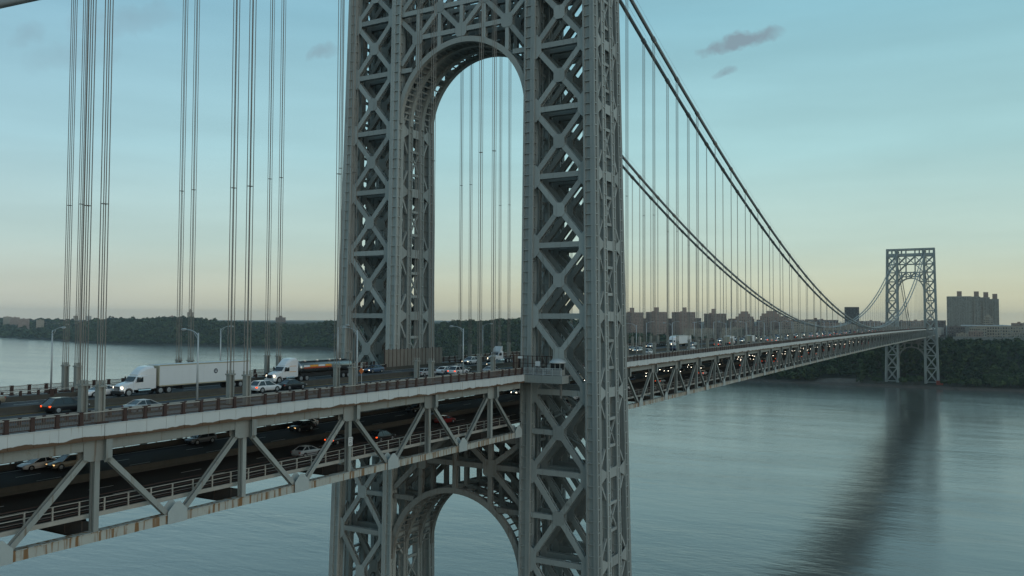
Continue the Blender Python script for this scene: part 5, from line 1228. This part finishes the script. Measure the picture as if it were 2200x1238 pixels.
building('hospital_building', 'short tan institutional wing with regular windows beside the anchorage', 1395, -72, 48, 24, 20, 26.5, along(1390, -72), 'brick_tan', 6, 8, (), None, (0.5, 0.5))
mb = MB(); mb.box((1445, -118, 77.6), (1470, -46, 79.2)); tag(mb.build('flat_roof_hall', 'roof_pale', None, fix=False), 'long pale flat roof behind the tan institutional building', 'roof')
mb = MB(); mb.box((1500, -100, 60), (1516, -86, 92)); E_ = building('office_block', 'small tan office block with grid windows in front of the ribbed towers', 1500, -86, 60, 14, 14, 33, along(1500, -86), 'brick_tan', 9, 5, ((0, 6, 4, 6),), None, (0.55, 0.55))
# upriver skyline
for (px_, ya, d_, w_, h, zt, m_, lab) in ((0, 3960, 2090, 34, 44, 86, 'brick_tan', 'pale stepped apartment block on the far ridge upriver'), (4, 3870, 2075, 40, 40, 83, 'brick_brown', 'brown apartment block adjoining the pale stepped one upriver'), (5, 3540, 2000, 30, 46, 73, 'brick_tan', 'tan apartment block above the far bank, nearest the headland'), (1, 3640, 1985, 44, 52, 77, 'brick_brown', 'broad brown apartment block above the far bank upriver'), (2, 3800, 2330, 22, 40, 92, 'brick_tan', 'pale slender block on the ridge, left of its twin'), (3, 3700, 2330, 26, 40, 91, 'window_pale', 'pale grey slender block on the ridge beside its twin')):
    building('ridge_block', lab, d_, ya, zt-h, w_, 20, h, along(d_, ya), m_, 12, 9, ((0, 6, 4, 6),), None, (0.4, 0.4))
building('ridge_tower', 'tall pale twin stepped apartment tower on the wooded ridge', 2420, 3080, 60, 26, 18, 50, along(2420, 3080), 'brick_tan', 18, 6, ((0, 14, 10, 10), (0, 6, 16, 6)), None, (0.4, 0.4))
building('ridge_block', 'short brown block beside the tall pale ridge tower', 2440, 3230, 60, 22, 18, 32, along(2440, 3230), 'brick_brown', 10, 5, ((0, 8, 4, 6),), None, (0.4, 0.4))
building('ridge_block', 'dark red brick block standing above the wooded ridge', 2240, 2330, 60, 38, 18, 28, along(2240, 2330), 'brick_dark', 9, 8, ((0, 12, 7, 8),), None, (0.4, 0.4))
building('ridge_block', 'small dark stepped block on the ridge near the tower leg', 2080, 1830, 60, 22, 18, 24, along(2080, 1830), 'brick_dark', 8, 5, ((0, 14, 4, 8),), None, (0.4, 0.4))
for k, y in enumerate(sorted(random.uniform(3150, 4300) for _ in range(34))):
    x = float(shore(y)) + random.uniform(160, 420); h = random.uniform(10, 22)
    z = float(hgt(x, y)); building('ridge_house', 'pale house block, %s along the wooded bank upriver' % nth(k+1), x, y, z, random.uniform(14, 46), 14, h, along(x, y), random.choice(('brick_tan', 'brick_brown')), 4, 6, (), 'house blocks upriver', (0.4, 0.4))
# anchorage of the bridge on the far bank and approach road wall
E_ = empty('anchorage', (SPAN+205, 0, 30), 'pale stone anchorage block behind the distant tower', 'anchorage')
mb = MB(); mb.loft([[(SPAN+188, -23, 20), (SPAN+250, -23, 20), (SPAN+250, 23, 20), (SPAN+188, 23, 20)], [(SPAN+190, -21, 62.5), (SPAN+250, -21, 62.5), (SPAN+250, 21, 62.5), (SPAN+190, 21, 62.5)]]); mb.build('stone_block', 'stone_grey', E_)
for s in (-1, 1):
    mb = MB(); mb.box((SPAN+184, min(s*20, s*31), 18), (SPAN+196, max(s*20, s*31), 60.5)); mb.build('pylon', 'stone_grey', E_, fix=False)
mb = MB(); mb.box((SPAN+190.2, -19, 62.51), (SPAN+420, 19, 74.7)); mb.build('approach_ramp', 'stone_grey', E_, fix=False)
mb = MB(); mb.box((1240, -190, 56), (1241, -42, 63)); tag(mb.build('retaining_wall', 'stone_grey', None, fix=False), 'long pale retaining wall along the road above the wooded bank', 'wall')
for k in range(6):
    y = -60 - k*22; E2 = copy_tree(lampS); E2.location = (1238, y, 61.5); E2.rotation_euler.z = R(90); E2['label'] = 'thin lamp post standing on the road above the wooded bank'; E2['group'] = 'lamps on the far bank road'
# evening haze over the river
mb = MB(); mb.box((-1700, -4700, -4), (13400, 11300, 192)); hz = mb.build('haze', 'soil', None, kind='stuff', fix=True); tag(hz, 'thin pale evening haze lying over the whole river valley', 'haze')
mt = bpy.data.materials.new('haze_air'); mt.use_nodes = True; n = mt.node_tree.nodes; n.clear(); o_ = n.new('ShaderNodeOutputMaterial'); pv = n.new('ShaderNodeVolumePrincipled')
pv.inputs['Color'].default_value = (0.86, 0.93, 0.95, 1); pv.inputs['Density'].default_value = 0.000055; pv.inputs['Anisotropy'].default_value = 0.2
mt.node_tree.links.new(pv.outputs[0], o_.inputs['Volume']); hz.data.materials.clear(); hz.data.materials.append(mt)
for o in bpy.data.objects:
    if '_o' in o: del o['_o']
print('objects', len(bpy.data.objects), 'cars', cnt)
